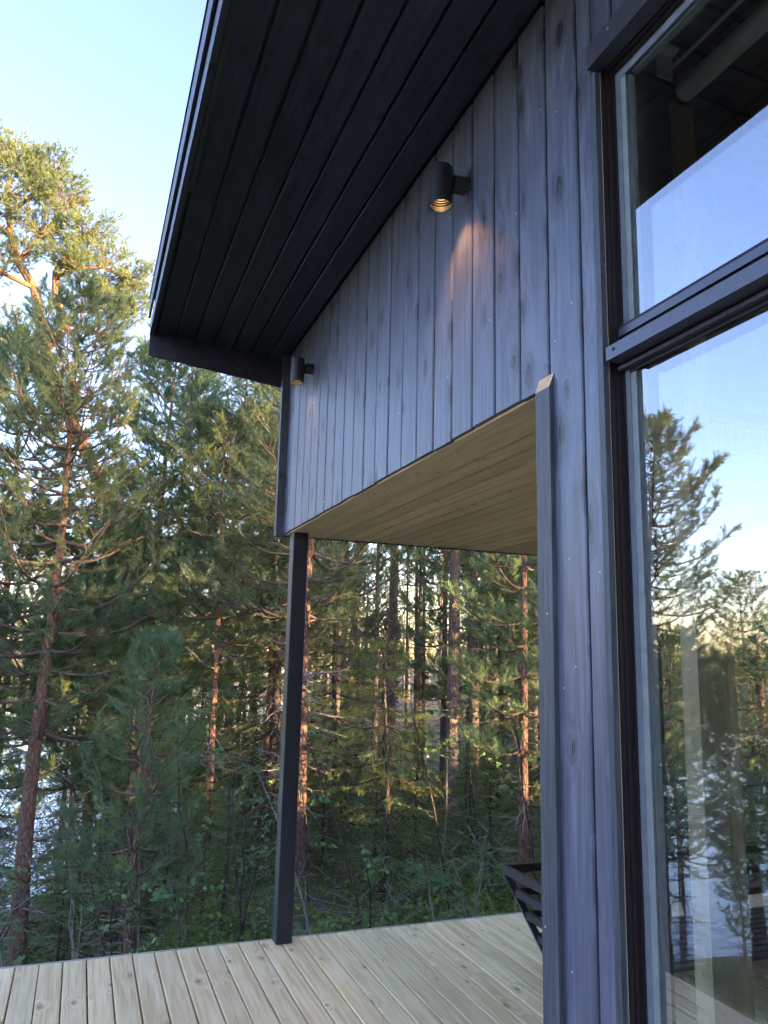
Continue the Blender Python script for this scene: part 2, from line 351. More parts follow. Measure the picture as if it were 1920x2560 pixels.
# ------------------------------------------------------------------ terrain
def g_height(x, y):
    x = np.asarray(x, float); y = np.asarray(y, float)
    t = np.where(x > 0, y - 3.0 * x, y - 0.9 * x)
    z = -1.25 - 0.05 * np.clip(y - 5, 0, 40) - 0.17 * np.clip(t - 4.0, 0, 46)
    far = np.clip((t - 235) / 60, 0, 1); z = z + far * far * (3 - 2 * far) * 14.0
    b = np.clip((-(y - 0.9 * x) - 6) / 30, 0, 1); z = z + b * 4.5          # unseen rise behind the house, put in to help shade the trees
    near = np.clip((np.hypot(x - 3, y - 1) - 7) / 8, 0, 1)
    z = z + near * (0.30 * np.sin(x * 0.55 + 0.3 * y) * np.cos(y * 0.43 - 0.2 * x) + 0.14 * np.sin(1.7 * x + 0.6) * np.sin(1.5 * y + 1.1))
    return z
s = np.linspace(-1, 1, 261); ax = np.sinh(s * 5.6) / np.sinh(5.6) * 900.0
gx, gy = np.meshgrid(ax + 4, ax + 10, indexing='ij'); gz = g_height(gx, gy)
n = len(ax); ii = (np.arange(n - 1)[:, None] * n + np.arange(n - 1)[None, :]).ravel()
ground = mobj('ground', np_mesh('ground', np.stack([gx, gy, gz], -1), quads=np.stack([ii, ii + n, ii + n + 1, ii + 1], -1), material=M['ground'], smooth=True))
tag(ground, 'mossy forest floor sloping from the terrace down to the lake', kind='structure')
lake = MB().add([(-900, -900, -8.0), (900, -900, -8.0), (900, 900, -8.0), (-900, 900, -8.0)], [(0, 1, 2, 3)]).obj('lake_water', M['water'])
tag(lake, 'pale lake seen between the trunks', kind='structure')

# ------------------------------------------------------------------ terrace deck
XW = 1.193                                  # outer face of the cladding
deck = empty('wooden_deck', (0, 0, 0), 'pale pressure-treated plank deck wrapping round the dark house', 'deck')
DP, DW = 0.1207, 0.1140
def plank_mesh(name, w, l, t, material, ch=0.004):
    prof = [(-w / 2, -t), (w / 2, -t), (w / 2, -ch), (w / 2 - ch * 0.45, -ch * 0.35), (w / 2 - ch * 1.3, 0), (-w / 2 + ch * 1.3, 0), (-w / 2 + ch * 0.45, -ch * 0.35), (-w / 2, -ch)]
    return MB().prism(prof, 'y', -l / 2, l / 2).mesh(name, material)
Y_DECK = 4.968
full = {}
k0 = -4
for k in range(k0, 48):
    x = -0.186 + k * DP + DP / 2
    y0 = -3.2 if x < XW - 0.05 else 1.99
    if XW - 0.05 < x < XW + 0.06: y0 = 1.99
    # butt joints in some of the rows
    cuts = [y0, Y_DECK]
    if k % 3 == 1 and x > 1.2: cuts = [y0, 3.02 + 0.6 * (k % 2), Y_DECK]
    if k in (3, 6): cuts = [y0, 1.35, Y_DECK]
    for a, b in zip(cuts[:-1], cuts[1:]):
        l = round(b - a - 0.004, 3)
        if l not in full: full[l] = plank_mesh('plank', DW, l, 0.028, M['deck'])
        o = mobj('plank', full[l], deck, (x, (a + b) / 2, R.uniform(-0.0012, 0.0008)))
        o.rotation_euler = (0, R.uniform(-0.006, 0.006), R.uniform(-0.0004, 0.0004))
MB().box(-0.70, 5.75, Y_DECK + 0.002, Y_DECK + 0.030, -0.16, -0.003).obj('edge_board', M['deckrim'], deck)
MB().box(-0.70, -0.672, -3.2, Y_DECK, -0.16, -0.003).obj('edge_board', M['deck'], deck)
jm = MB().box(-0.66, 5.7, -0.024, 0.024, -0.21, -0.032).mesh('joist', M['deckrim'])
for y in (-2.9, -1.6, -0.3, 1.0, 2.4, 3.6, 4.6): mobj('joist', jm, deck, (0, y, 0))
pm = MB().box(-0.06, 0.06, -0.06, 0.06, -1.4, -0.21).mesh('deck_post', M['deckrim'])
for x in (-0.5, 2.4, 5.3):
    for y in (-2.9, 1.0, 4.6): mobj('deck_post', pm, deck, (x, y, 0))

# ------------------------------------------------------------------ house
house = empty('house', (XW, 5.05, 0), 'charcoal-black board-clad house with deep dark eaves and a covered terrace corner', 'house')
house.location = (0, 0, 0)
Z_EAVE, Z_CEIL, Z_BOT = 3.745, 2.470, 2.476
# cladding: backing wall, then each board with a shadow gap
facade = MB()
facade.box(XW + 0.030, XW + 0.16, 1.80, 5.055, Z_CEIL + 0.012, Z_EAVE)              # over the terrace
facade.box(XW + 0.030, XW + 0.16, 1.601, 1.84, -0.2, Z_CEIL + 0.012)               # pier beside the window
facade.box(XW + 0.030, XW + 0.16, -1.02, 1.80, 3.40, Z_EAVE)                       # over the window
facade.box(XW + 0.030, XW + 0.16, -6.0, -1.02, -0.2, Z_EAVE)                       # near end
facade = facade.obj('facade', M['backing'], house)
FP = 0.1623; GAP = 0.010
def vboard(w, z0, z1, t=0.022, ch=0.004):
    prof = [(0.0 + ch, 0), (t, 0), (t, w), (ch, w), (0, w - ch), (0, ch)]     # x depth, y width; front face at x = 0
    return MB().prism([(a, b) for a, b in prof], 'z', z0, z1)
cache = {}
def facade_board(ya, yb, z0, z1):
    key = (round(yb - ya, 3), round(z1 - z0, 3))
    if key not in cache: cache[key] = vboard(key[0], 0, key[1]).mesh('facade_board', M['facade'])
    return mobj('facade_board', cache[key], facade, (XW + R.uniform(-0.0010, 0.0008), ya, z0))
joints = [4.92 - FP * k for k in range(0, 62)]
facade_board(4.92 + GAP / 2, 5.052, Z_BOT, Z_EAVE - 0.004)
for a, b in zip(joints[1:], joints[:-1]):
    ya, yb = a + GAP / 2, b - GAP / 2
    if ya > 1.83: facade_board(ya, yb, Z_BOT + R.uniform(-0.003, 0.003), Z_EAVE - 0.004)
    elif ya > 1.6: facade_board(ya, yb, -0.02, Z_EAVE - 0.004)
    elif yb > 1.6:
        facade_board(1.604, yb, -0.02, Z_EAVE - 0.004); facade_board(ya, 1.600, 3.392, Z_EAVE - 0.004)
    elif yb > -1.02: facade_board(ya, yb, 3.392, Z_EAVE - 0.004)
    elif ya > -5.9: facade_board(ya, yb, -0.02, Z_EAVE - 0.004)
# battens at the house corner and at the opening
MB().box(XW - 0.050, XW + 0.02, 5.058, 5.105, Z_BOT - 0.012, Z_EAVE - 0.006).obj('corner_trim', M['trimwood'], house)
ct = MB()
xo = XW - 0.016
ct.add([(xo, 1.812, -0.02), (XW - 0.001, 1.812, -0.02), (XW - 0.001, 1.886, -0.02), (xo, 1.886, -0.02), (xo, 1.812, 2.462), (XW - 0.001, 1.812, 2.502), (XW - 0.001, 1.886, 2.502), (xo, 1.886, 2.462)],
       [(0, 3, 2, 1), (0, 1, 5, 4), (1, 2, 6, 5), (2, 3, 7, 6), (3, 0, 4, 7)])
ctb = ct.obj('opening_batten', M['trimwood'], house)
MB().add([(xo - 0.0005, 1.811, 2.4625), (XW - 0.001, 1.811, 2.5030), (XW - 0.001, 1.887, 2.5030), (xo - 0.0005, 1.887, 2.4625), (xo, 1.811, 2.4605), (XW - 0.001, 1.811, 2.501), (XW - 0.001, 1.887, 2.501), (xo, 1.887, 2.4605)],
         [(0, 1, 2, 3), (4, 7, 6, 5), (0, 4, 5, 1), (1, 5, 6, 2), (2, 6, 7, 3), (3, 7, 4, 0)]).obj('cut_end', M['rawwood'], ctb)
# terrace ceiling
tc_ = MB().box(XW + 0.02, 5.62, 1.90, 5.05, Z_CEIL + 0.016, Z_CEIL + 0.05).obj('terrace_ceiling', M['backing'], house)
CP = 0.1043
cm = MB().prism([(0.0, 0.011), (0.005, 0.0), (CP - 0.015, 0.0), (CP - 0.010, 0.011), (CP - 0.010, 0.015), (0, 0.015)], 'y', 1.905, 5.062).mesh('ceiling_board', M['ceiling'])
mobj('ceiling_board', MB().prism([(0.0, 0.0), (0.187, 0.0), (0.191, 0.004), (0.191, 0.015), (0, 0.015)], 'y', 1.83, 5.062).mesh('ceiling_board_wide', M['ceiling']), tc_, (XW + 0.018, 0, Z_CEIL))
k = 0
while 1.405 + k * CP < 5.5:
    mobj('ceiling_board', cm, tc_, (1.405 + k * CP, 0, Z_CEIL + R.uniform(-0.001, 0.001))); k += 1
# end beam over the far side of the terrace and the far gable
MB().box(XW + 0.02, 5.75, 5.066, 5.10, Z_CEIL - 0.004, Z_EAVE - 0.01).obj('end_beam', M['soffit'], house)
# post
pw = 0.0985
px, py = 1.272, 4.925
MB().prism([(-pw / 2 + .004, -pw / 2), (pw / 2 - .004, -pw / 2), (pw / 2, -pw / 2 + .004), (pw / 2, pw / 2 - .004), (pw / 2 - .004, pw / 2), (-pw / 2 + .004, pw / 2), (-pw / 2, pw / 2 - .004), (-pw / 2, -pw / 2 + .004)], 'z', 0.001, Z_CEIL).obj('post', M['post'], house, (px, py, 0))
# roof: slab, soffit boards, fascia, barge board
SL = 0.068                                  # the roof rises towards the open side
X_E = 0.285
def zs(x): return Z_EAVE + (XW - x) * SL
Y_B = 5.19
roof = MB().prism([(X_E - 0.02, zs(X_E) + 0.02), (7.6, zs(7.6) + 0.02), (7.6, zs(7.6) + 0.30), (X_E - 0.02, zs(X_E) + 0.235)], 'y', -6.6, Y_B).obj('roof', M['roofmetal'], house)
SP = 0.1278
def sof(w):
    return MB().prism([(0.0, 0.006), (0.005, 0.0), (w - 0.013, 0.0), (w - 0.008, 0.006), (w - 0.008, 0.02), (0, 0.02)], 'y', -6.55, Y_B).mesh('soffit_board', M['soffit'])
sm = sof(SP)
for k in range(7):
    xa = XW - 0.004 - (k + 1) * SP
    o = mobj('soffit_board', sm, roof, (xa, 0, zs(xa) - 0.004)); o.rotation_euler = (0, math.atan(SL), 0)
MB().prism([(X_E - 0.034, zs(X_E) - 0.022), (X_E - 0.008, zs(X_E) - 0.022), (X_E - 0.008, zs(X_E) + 0.075), (X_E - 0.034, zs(X_E) + 0.075)], 'y', 3.42, Y_B + 0.03).obj('fascia_board', M['fascia'], roof)
MB().prism([(X_E - 0.035, zs(X_E) - 0.030), (X_E - 0.009, zs(X_E) - 0.030), (X_E - 0.009, zs(X_E) + 0.075), (X_E - 0.035, zs(X_E) + 0.075)], 'y', -6.6, 3.417).obj('fascia_board', M['fascia'], roof)
MB().box(X_E - 0.006, X_E + 0.016, -6.55, 3.40, zs(X_E) - 0.024, zs(X_E) - 0.005).obj('fascia_batten', M['fascia_edge'], roof)
MB().box(X_E - 0.050, X_E - 0.038, -6.6, Y_B + 0.03, zs(X_E) + 0.100, zs(X_E) + 0.240).obj('upper_fascia', M['fascia'], roof)
MB().box(X_E - 0.056, X_E + 0.05, -6.6, Y_B + 0.05, zs(X_E) + 0.243, zs(X_E) + 0.250).obj('roof_edge_flashing', M['roofmetal'], roof)
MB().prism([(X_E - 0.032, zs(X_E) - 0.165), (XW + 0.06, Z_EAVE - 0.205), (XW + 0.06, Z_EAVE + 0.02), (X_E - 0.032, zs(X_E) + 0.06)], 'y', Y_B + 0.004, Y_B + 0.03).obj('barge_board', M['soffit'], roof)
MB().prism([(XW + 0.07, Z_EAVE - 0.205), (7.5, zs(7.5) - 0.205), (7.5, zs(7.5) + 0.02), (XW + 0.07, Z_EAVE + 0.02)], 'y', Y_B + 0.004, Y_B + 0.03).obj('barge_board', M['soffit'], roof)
# other walls
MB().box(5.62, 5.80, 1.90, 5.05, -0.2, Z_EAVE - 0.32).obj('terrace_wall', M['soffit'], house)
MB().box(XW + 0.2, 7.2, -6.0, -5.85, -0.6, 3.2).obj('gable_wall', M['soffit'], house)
bw = MB().box(7.05, 7.2, -5.84, -2.4, -0.6, 3.2).box(7.05, 7.2, 1.6, 5.0, -0.6, 3.2).box(7.05, 7.2, -2.4, 1.6, -0.6, 0.5).box(7.05, 7.2, -2.4, 1.6, 2.7, 3.2).obj('back_wall', M['soffit'], house)  # unseen opening left in this wall, added to let daylight into the room
MB().box(7.12, 7.126, -2.4, 1.6, 0.5, 2.7).obj('added_light_panel', M['blind'], bw)  # unseen diffusing panel, added so soft daylight reaches the room
MB().box(XW + 0.05, 7.2, -5.84, 1.99, -0.5, -0.012).obj('interior_floor', M['floor_in'], house)
ic = MB().box(XW + 0.17, 7.0, -5.84, 5.0, 3.44, 3.46)
ic.v = [(x, y, z + (XW - x) * SL + 0.22) for x, y, z in ic.v]
ic = ic.obj('interior_ceiling', M['backing'], house)
icm = MB().prism([(0, 0), (0.13, 0), (0.13, 0.018), (0, 0.018)], 'x', 0, 5.6).mesh('ceiling_board_brown', M['brownceil'])
for k in range(21):
    o = mobj('ceiling_board', icm, ic, (XW + 0.20, 1.86 - 0.15 * k, 3.638 + R.uniform(-0.004, 0.004))); o.rotation_euler = (0, math.atan(SL), 0)
MB().box(XW + 0.165, 5.39, -2.6, -2.5, 0.0, 3.55).obj('interior_wall', M['roomwall'], house)

# glazed partition between room and covered terrace
part = MB().box(XW + 0.165, 5.6, 1.90, 1.96, 2.40, 2.465).obj('glass_partition', M['beige'], house)
for a, b in ((1.735, 1.835), (3.4, 3.5), (5.0, 5.1)): MB().box(a, b, 1.895, 1.965, 0.0, 2.398 if a > 2 else 3.60).obj('wooden_mullion', M['beige'], part)
MB().box(1.855, 1.885, 1.90, 1.96, 0.0, 2.398).obj('wooden_sash', M['beige'], part)
MB().box(XW + 0.165, 5.0, 1.90, 1.96, 0.0, 0.07).obj('bottom_rail', M['beige'], part)
for a, b in ((XW + 0.17, 1.734), (1.886, 3.399), (3.501, 4.999)):
    MB().box(a, b, 1.925, 1.931, 0.07, 2.399).obj('pane', M['glass_c'], part)
MB().box(XW + 0.165, 5.6, 1.90, 1.99, 2.47, 3.62).obj('upper_partition', M['roomwall'], house)

# ------------------------------------------------------------------ window
win = MB().box(1.30, 1.352, -0.99, 1.56, 0.0, 0.06).obj('window', M['brownalu'], house)
Y0 = -1.0
# casing batten at the jamb, with the bare wood edge that shows beside the frame
MB().box(XW - 0.004, XW + 0.012, 1.580, 1.601, -0.02, 3.300).obj('casing', M['trimwood'], win)
MB().box(XW + 0.0123, XW + 0.0140, 1.5795, 1.590, -0.02, 3.298).obj('bare_edge', M['rawwood'], win)
MB().prism([(XW - 0.018, 3.312), (XW + 0.028, 3.312), (XW + 0.028, 3.390), (XW - 0.010, 3.390), (XW - 0.018, 3.384)], 'y', Y0, 1.598).obj('drip_board', M['lavalu'], win)
MB().box(XW - 0.0175, XW + 0.020, 1.5985, 1.6005, 3.3125, 3.3240).obj('cut_end', M['rawwood'], win)
# jamb profiles: a stepped dark aluminium frame, then the sash and the pale glazing spacer
def jamb(name, x0, x1, y, z0, z1, mm): return MB().box(x0, x1, y, 1.60, z0, z1).obj(name, mm, win)
XG, YG = 1.2495, 1.525                      # glass plane and where the clear glass begins
for (z0, z1) in ((2.49, 3.311), (0.0, 2.450)):
    jamb('frame_profile', 1.2090, 1.2205, 1.5755, z0, z1, M['brownalu'])
    jamb('frame_profile', 1.2207, 1.2325, 1.5725, z0, z1, M['brownalu'])
    jamb('frame_profile', 1.2327, 1.2400, 1.5700, z0, z1, M['brownalu'])
    jamb('gasket', 1.2402, 1.2440, 1.5640, z0, z1, M['gasket'])
for (z0, z1, zb, zt) in ((2.56, 3.268, 2.49, 3.311), (0.06, 2.424, 0.0, 2.450)):
    MB().box(1.2442, 1.2530, 1.5460, 1.600, zb, zt).obj('sash_profile', M['sashgrey'], win)
    MB().box(1.2462, 1.2488, YG, 1.5458, z0 - 0.012, z1 + 0.012).obj('glazing_bead', M['spacer'], win)
    MB().box(XG + 0.006, XG + 0.026, YG - 0.003, 1.5700, z0, z1).obj('glazing_spacer', M['spacer'], win)
    MB().box(XG + 0.0003, XG + 0.0057, Y0, 1.5440, z0 - 0.01, z1 + 0.01).obj('pane', M['glass_a'], win)
    MB().box(XG + 0.0263, XG + 0.0310, Y0, 1.5720, z0 - 0.01, z1 + 0.01).obj('pane', M['glass_b'], win)
# head of the upper light
MB().box(1.2225, 1.2325, Y0, 1.5720, 3.300, 3.3118).obj('frame_head', M['brownalu'], win)
MB().box(1.2327, 1.2440, Y0, 1.5695, 3.292, 3.3118).obj('frame_head', M['brownalu'], win)
MB().box(1.2444, 1.2486, Y0, 1.5450, 3.268, 3.2915).obj('head_sash', M['sashgrey'], win)
MB().box(XG + 0.006, XG + 0.026, Y0, 1.5080, 3.262, 3.3118).obj('head_spacer', M['spacer'], win)
# transom between the two lights
MB().prism([(1.230, 2.522), (1.2486, 2.522), (1.2486, 2.562), (1.2440, 2.560), (1.230, 2.543)], 'y', Y0, 1.5690).obj('sash_rail', M['lavalu'], win)
MB().prism([(XW - 0.010, 2.446), (1.2380, 2.446), (1.2380, 2.505), (XW + 0.004, 2.490), (XW - 0.010, 2.482)], 'y', Y0, 1.5610).obj('drip_ledge', M['lavalu'], win)
MB().box(1.2380, XG + 0.040, Y0, 1.5680, 2.446, 2.5218).obj('transom', M['gasket'], win)
MB().box(1.2300, 1.2486, Y0, 1.5695, 2.4395, 2.4458).obj('gasket', M['gasket'], win)
MB().box(1.2240, 1.2486, Y0, 1.5690, 2.4300, 2.4392).obj('frame_head', M['lavalu'], win)
MB().box(1.2420, 1.2486, Y0, 1.5440, 2.4200, 2.4298).obj('gasket', M['gasket'], win)
MB().box(1.2100, XG + 0.035, Y0, 1.5700, -0.012, 0.05).obj('sill', M['brownalu'], win)
MB().box(1.2100, XG + 0.035, -1.02, Y0, 0.0, 3.30).obj('frame_jamb', M['brownalu'], win)
for yy in (1.53, 0.95, 0.4):
    MB().lathe([(0.0001, -0.0125), (0.004, -0.0125), (0.005, -0.0105), (0.005, 0.0)], 10, (XW, yy, 2.468), 'x').obj('screw', M['gasket'], win, smooth=True)
for yy in (1.50, 0.8):
    MB().lathe([(0.0001, -0.0205), (0.004, -0.0205), (0.005, -0.018), (0.005, 0.0)], 10, (XW, yy, 3.362), 'x').obj('screw', M['spacer'], win, smooth=True)

# inside the room
rb = empty('roller_blind', (1.50, 1.55, 3.3), 'rolled-up pale roller blind with rod behind the upper window pane', 'blind')
rb.location = (0, 0, 0)
MB().lathe([(0.0001, 1.585), (0.027, 1.585), (0.030, 1.58), (0.030, -1.2), (0.0001, -1.2)], 24, (1.50, 0, 3.33), 'y').obj('blind_tube', M['tube'], rb, smooth=True)
MB().lathe([(0.0001, 1.595), (0.006, 1.595), (0.006, -1.2), (0.0001, -1.2)], 10, (1.45, 0, 3.385), 'y').obj('rod', M['tube'], rb, smooth=True)
MB().box(1.42, 1.47, 1.590, 1.600, 3.37, 3.45).box(1.42, 1.47, 1.56, 1.5895, 3.44, 3.45).obj('bracket', M['tube'], rb)

# ------------------------------------------------------------------ wall lamps
def wall_lamp(y, label, power):
    t = empty('wall_lamp', (XW, y, 3.43), label, 'lamp', 'cylinder lamps on the dark gable wall')
    xb = -0.096; rb_ = 0.0425
    MB().lathe([(0.0001, 0.052), (rb_ - 0.002, 0.052), (rb_, 0.050), (rb_, -0.100), (rb_ - 0.0025, -0.100), (rb_ - 0.003, -0.085), (rb_ - 0.003, -0.034), (0.0001, -0.034)], 40, (xb, 0, 0)).obj('lamp_body', M['lamp'], t, smooth=True)
    MB().lathe([(0.0001, -0.046), (0.020, -0.046), (0.020, -0.050), (0.033, -0.0502), (0.033, -0.003), (0.034, 0.0), (0.0001, 0.0)], 32, (0, 0, 0), 'x').obj('lamp_mount', M['lamp'], t, smooth=True)
    MB().lathe([(0.014, 0.0), (0.014, -0.055)], 16, (-0.04, 0, 0), 'x').obj('lamp_arm', M['lamp'], t, smooth=True)
    bf = MB()
    for i in range(4):
        z = -0.048 - i * 0.009; bf.lathe([(rb_ - 0.0035, z), (rb_ - 0.013 + i * 0.0018, z), (rb_ - 0.013 + i * 0.0018, z - 0.002), (rb_ - 0.0035, z - 0.002)], 32, (xb, 0, 0))
    bf.obj('baffle', M['lampin'], t)
    MB().lathe([(0.0001, -0.0375), (0.024, -0.0375), (0.026, -0.0345)], 24, (xb, 0, 0)).obj('bulb', M['bulb'], t, smooth=True)
    MB().lathe([(0.0001, -0.035), (0.0022, -0.035), (0.0030, -0.033)], 8, (-0.012, -0.0345, 0), 'z').obj('screw', M['spacer'], t)
    ld = bpy.data.lights.new('lamp_light', 'SPOT'); ld.energy = power; ld.color = (1.0, 0.42, 0.15); ld.spot_size = math.radians(104); ld.spot_blend = 1.0; ld.shadow_soft_size = 0.018
    lo = bpy.data.objects.new('lamp_light', ld); lo.location = (xb, 0, -0.078); link(lo, t)
    return t
wall_lamp(2.385, 'lit black cylinder lamp throwing an orange glow, closer to the big window', 2.4)
wall_lamp(4.465, 'smaller-looking black cylinder lamp by the far house corner under the eave', 1.1)

# ------------------------------------------------------------------ outdoor sofa on the terrace
sofa = empty('outdoor_sofa', (0, 0, 0), 'black metal slatted outdoor sofa frame on the covered deck', 'sofa')
xl, yf, zr = 2.426, 4.312, 0.50; ln, dp = 2.45, 0.86
def corner(z, sx, sy):
    f = (zr - z) * 0.40
    return ((xl + f) if sx < 0 else (xl + ln - f), (yf - f) if sy > 0 else yf - dp, z)
levels = [(0.478, 0.046), (0.362, 0.040), (0.248, 0.040), (0.136, 0.040)]
for z, w in levels:
    MB().bar(corner(z, -1, 1), corner(z, 1, 1), w, 0.028).obj('back_rail', M['sofa'], sofa)
    for s_ in (-1, 1): MB().bar(corner(z, s_, 1), corner(z, s_, -1), w, 0.028).obj('arm_rail', M['sofa'], sofa)
for s_ in (-1, 1):
    for t_ in (1, -1):
        a = corner(0.003, s_, t_); b = corner(0.47, s_, t_)
        MB().bar(a, b, 0.034, 0.034, up=(0, 1, 0.3)).obj('leg', M['sofa'], sofa)
        if t_ == 1:
            c0 = corner(0.003, s_, 1); c1 = corner(0.47, s_, 1)
MB().bar((xl + ln / 2, corner(0.003, 1, 1)[1], 0.003), (xl + ln / 2, corner(0.47, 1, 1)[1], 0.47), 0.03, 0.03, up=(1, 0, 0)).obj('leg', M['sofa'], sofa)
for k in range(9):
    y = yf - dp + 0.03 + k * 0.072
    MB().box(xl + 0.17, xl + ln - 0.17, y, y + 0.045, 0.150, 0.168).obj('seat_slat', M['sofa'], sofa)

# ------------------------------------------------------------------ trees
class Tubes:
    def __init__(s): s.v = []; s.q = []; s.n = 0
    def add(s, pts, rad, sides=6):
        pts = np.asarray(pts, float); rad = np.asarray(rad, float); m = len(pts)
        d = np.gradient(pts, axis=0); d /= np.linalg.norm(d, axis=1)[:, None] + 1e-9
        ref = np.array([0.31, 0.17, 0.93]) if abs(d[:, 2]).mean() < 0.8 else np.array([0.95, 0.2, 0.1])
        a = np.cross(d, ref); a /= np.linalg.norm(a, axis=1)[:, None] + 1e-9; b = np.cross(d, a)
        th = np.arange(sides) * 2 * math.pi / sides
        ring = pts[:, None, :] + rad[:, None, None] * (np.cos(th)[None, :, None] * a[:, None, :] + np.sin(th)[None, :, None] * b[:, None, :])
        i = np.arange(m - 1)[:, None] * sides + np.arange(sides)[None, :]
        j = np.arange(m - 1)[:, None] * sides + (np.arange(sides)[None, :] + 1) % sides
        s.v.append(ring.reshape(-1, 3)); s.q.append(np.stack([i, j, j + sides, i + sides], -1).reshape(-1, 4) + s.n); s.n += m * sides
    def mesh(s, name, material):
        return np_mesh(name, np.concatenate(s.v), quads=np.concatenate(s.q), material=material, smooth=True)

def unit(v): return v / (np.linalg.norm(v, axis=-1, keepdims=True) + 1e-9)
def blades(rng, P, D, L, n, nl, nw, ang=(0.5, 1.05), tint=None, tj=0.1):
    """n slim blades round each shoot: P start, D direction, L length of the shoot"""
    P = np.repeat(P, n, 0); Dn = np.repeat(unit(D), n, 0); Ln = np.repeat(L, n); K = len(P)
    t = rng.random(K); base = P + Dn * (t * Ln)[:, None]
    r = unit(rng.normal(size=(K, 3))); side = unit(np.cross(Dn, r))
    a = rng.uniform(*ang, K) * (1.0 - 0.45 * t)
    nd = Dn * np.cos(a)[:, None] + side * np.sin(a)[:, None]
    ln = nl * rng.uniform(0.7, 1.2, K)
    w = unit(np.cross(nd, rng.normal(size=(K, 3)))) * (nw * 0.5)
    v = np.stack([base - w, base + w, base + nd * ln[:, None]], 1).reshape(-1, 3)
    tn = np.repeat(np.repeat(tint, n) + rng.normal(0, tj, K), 3)
    return v, np.clip(tn, 0, 1)

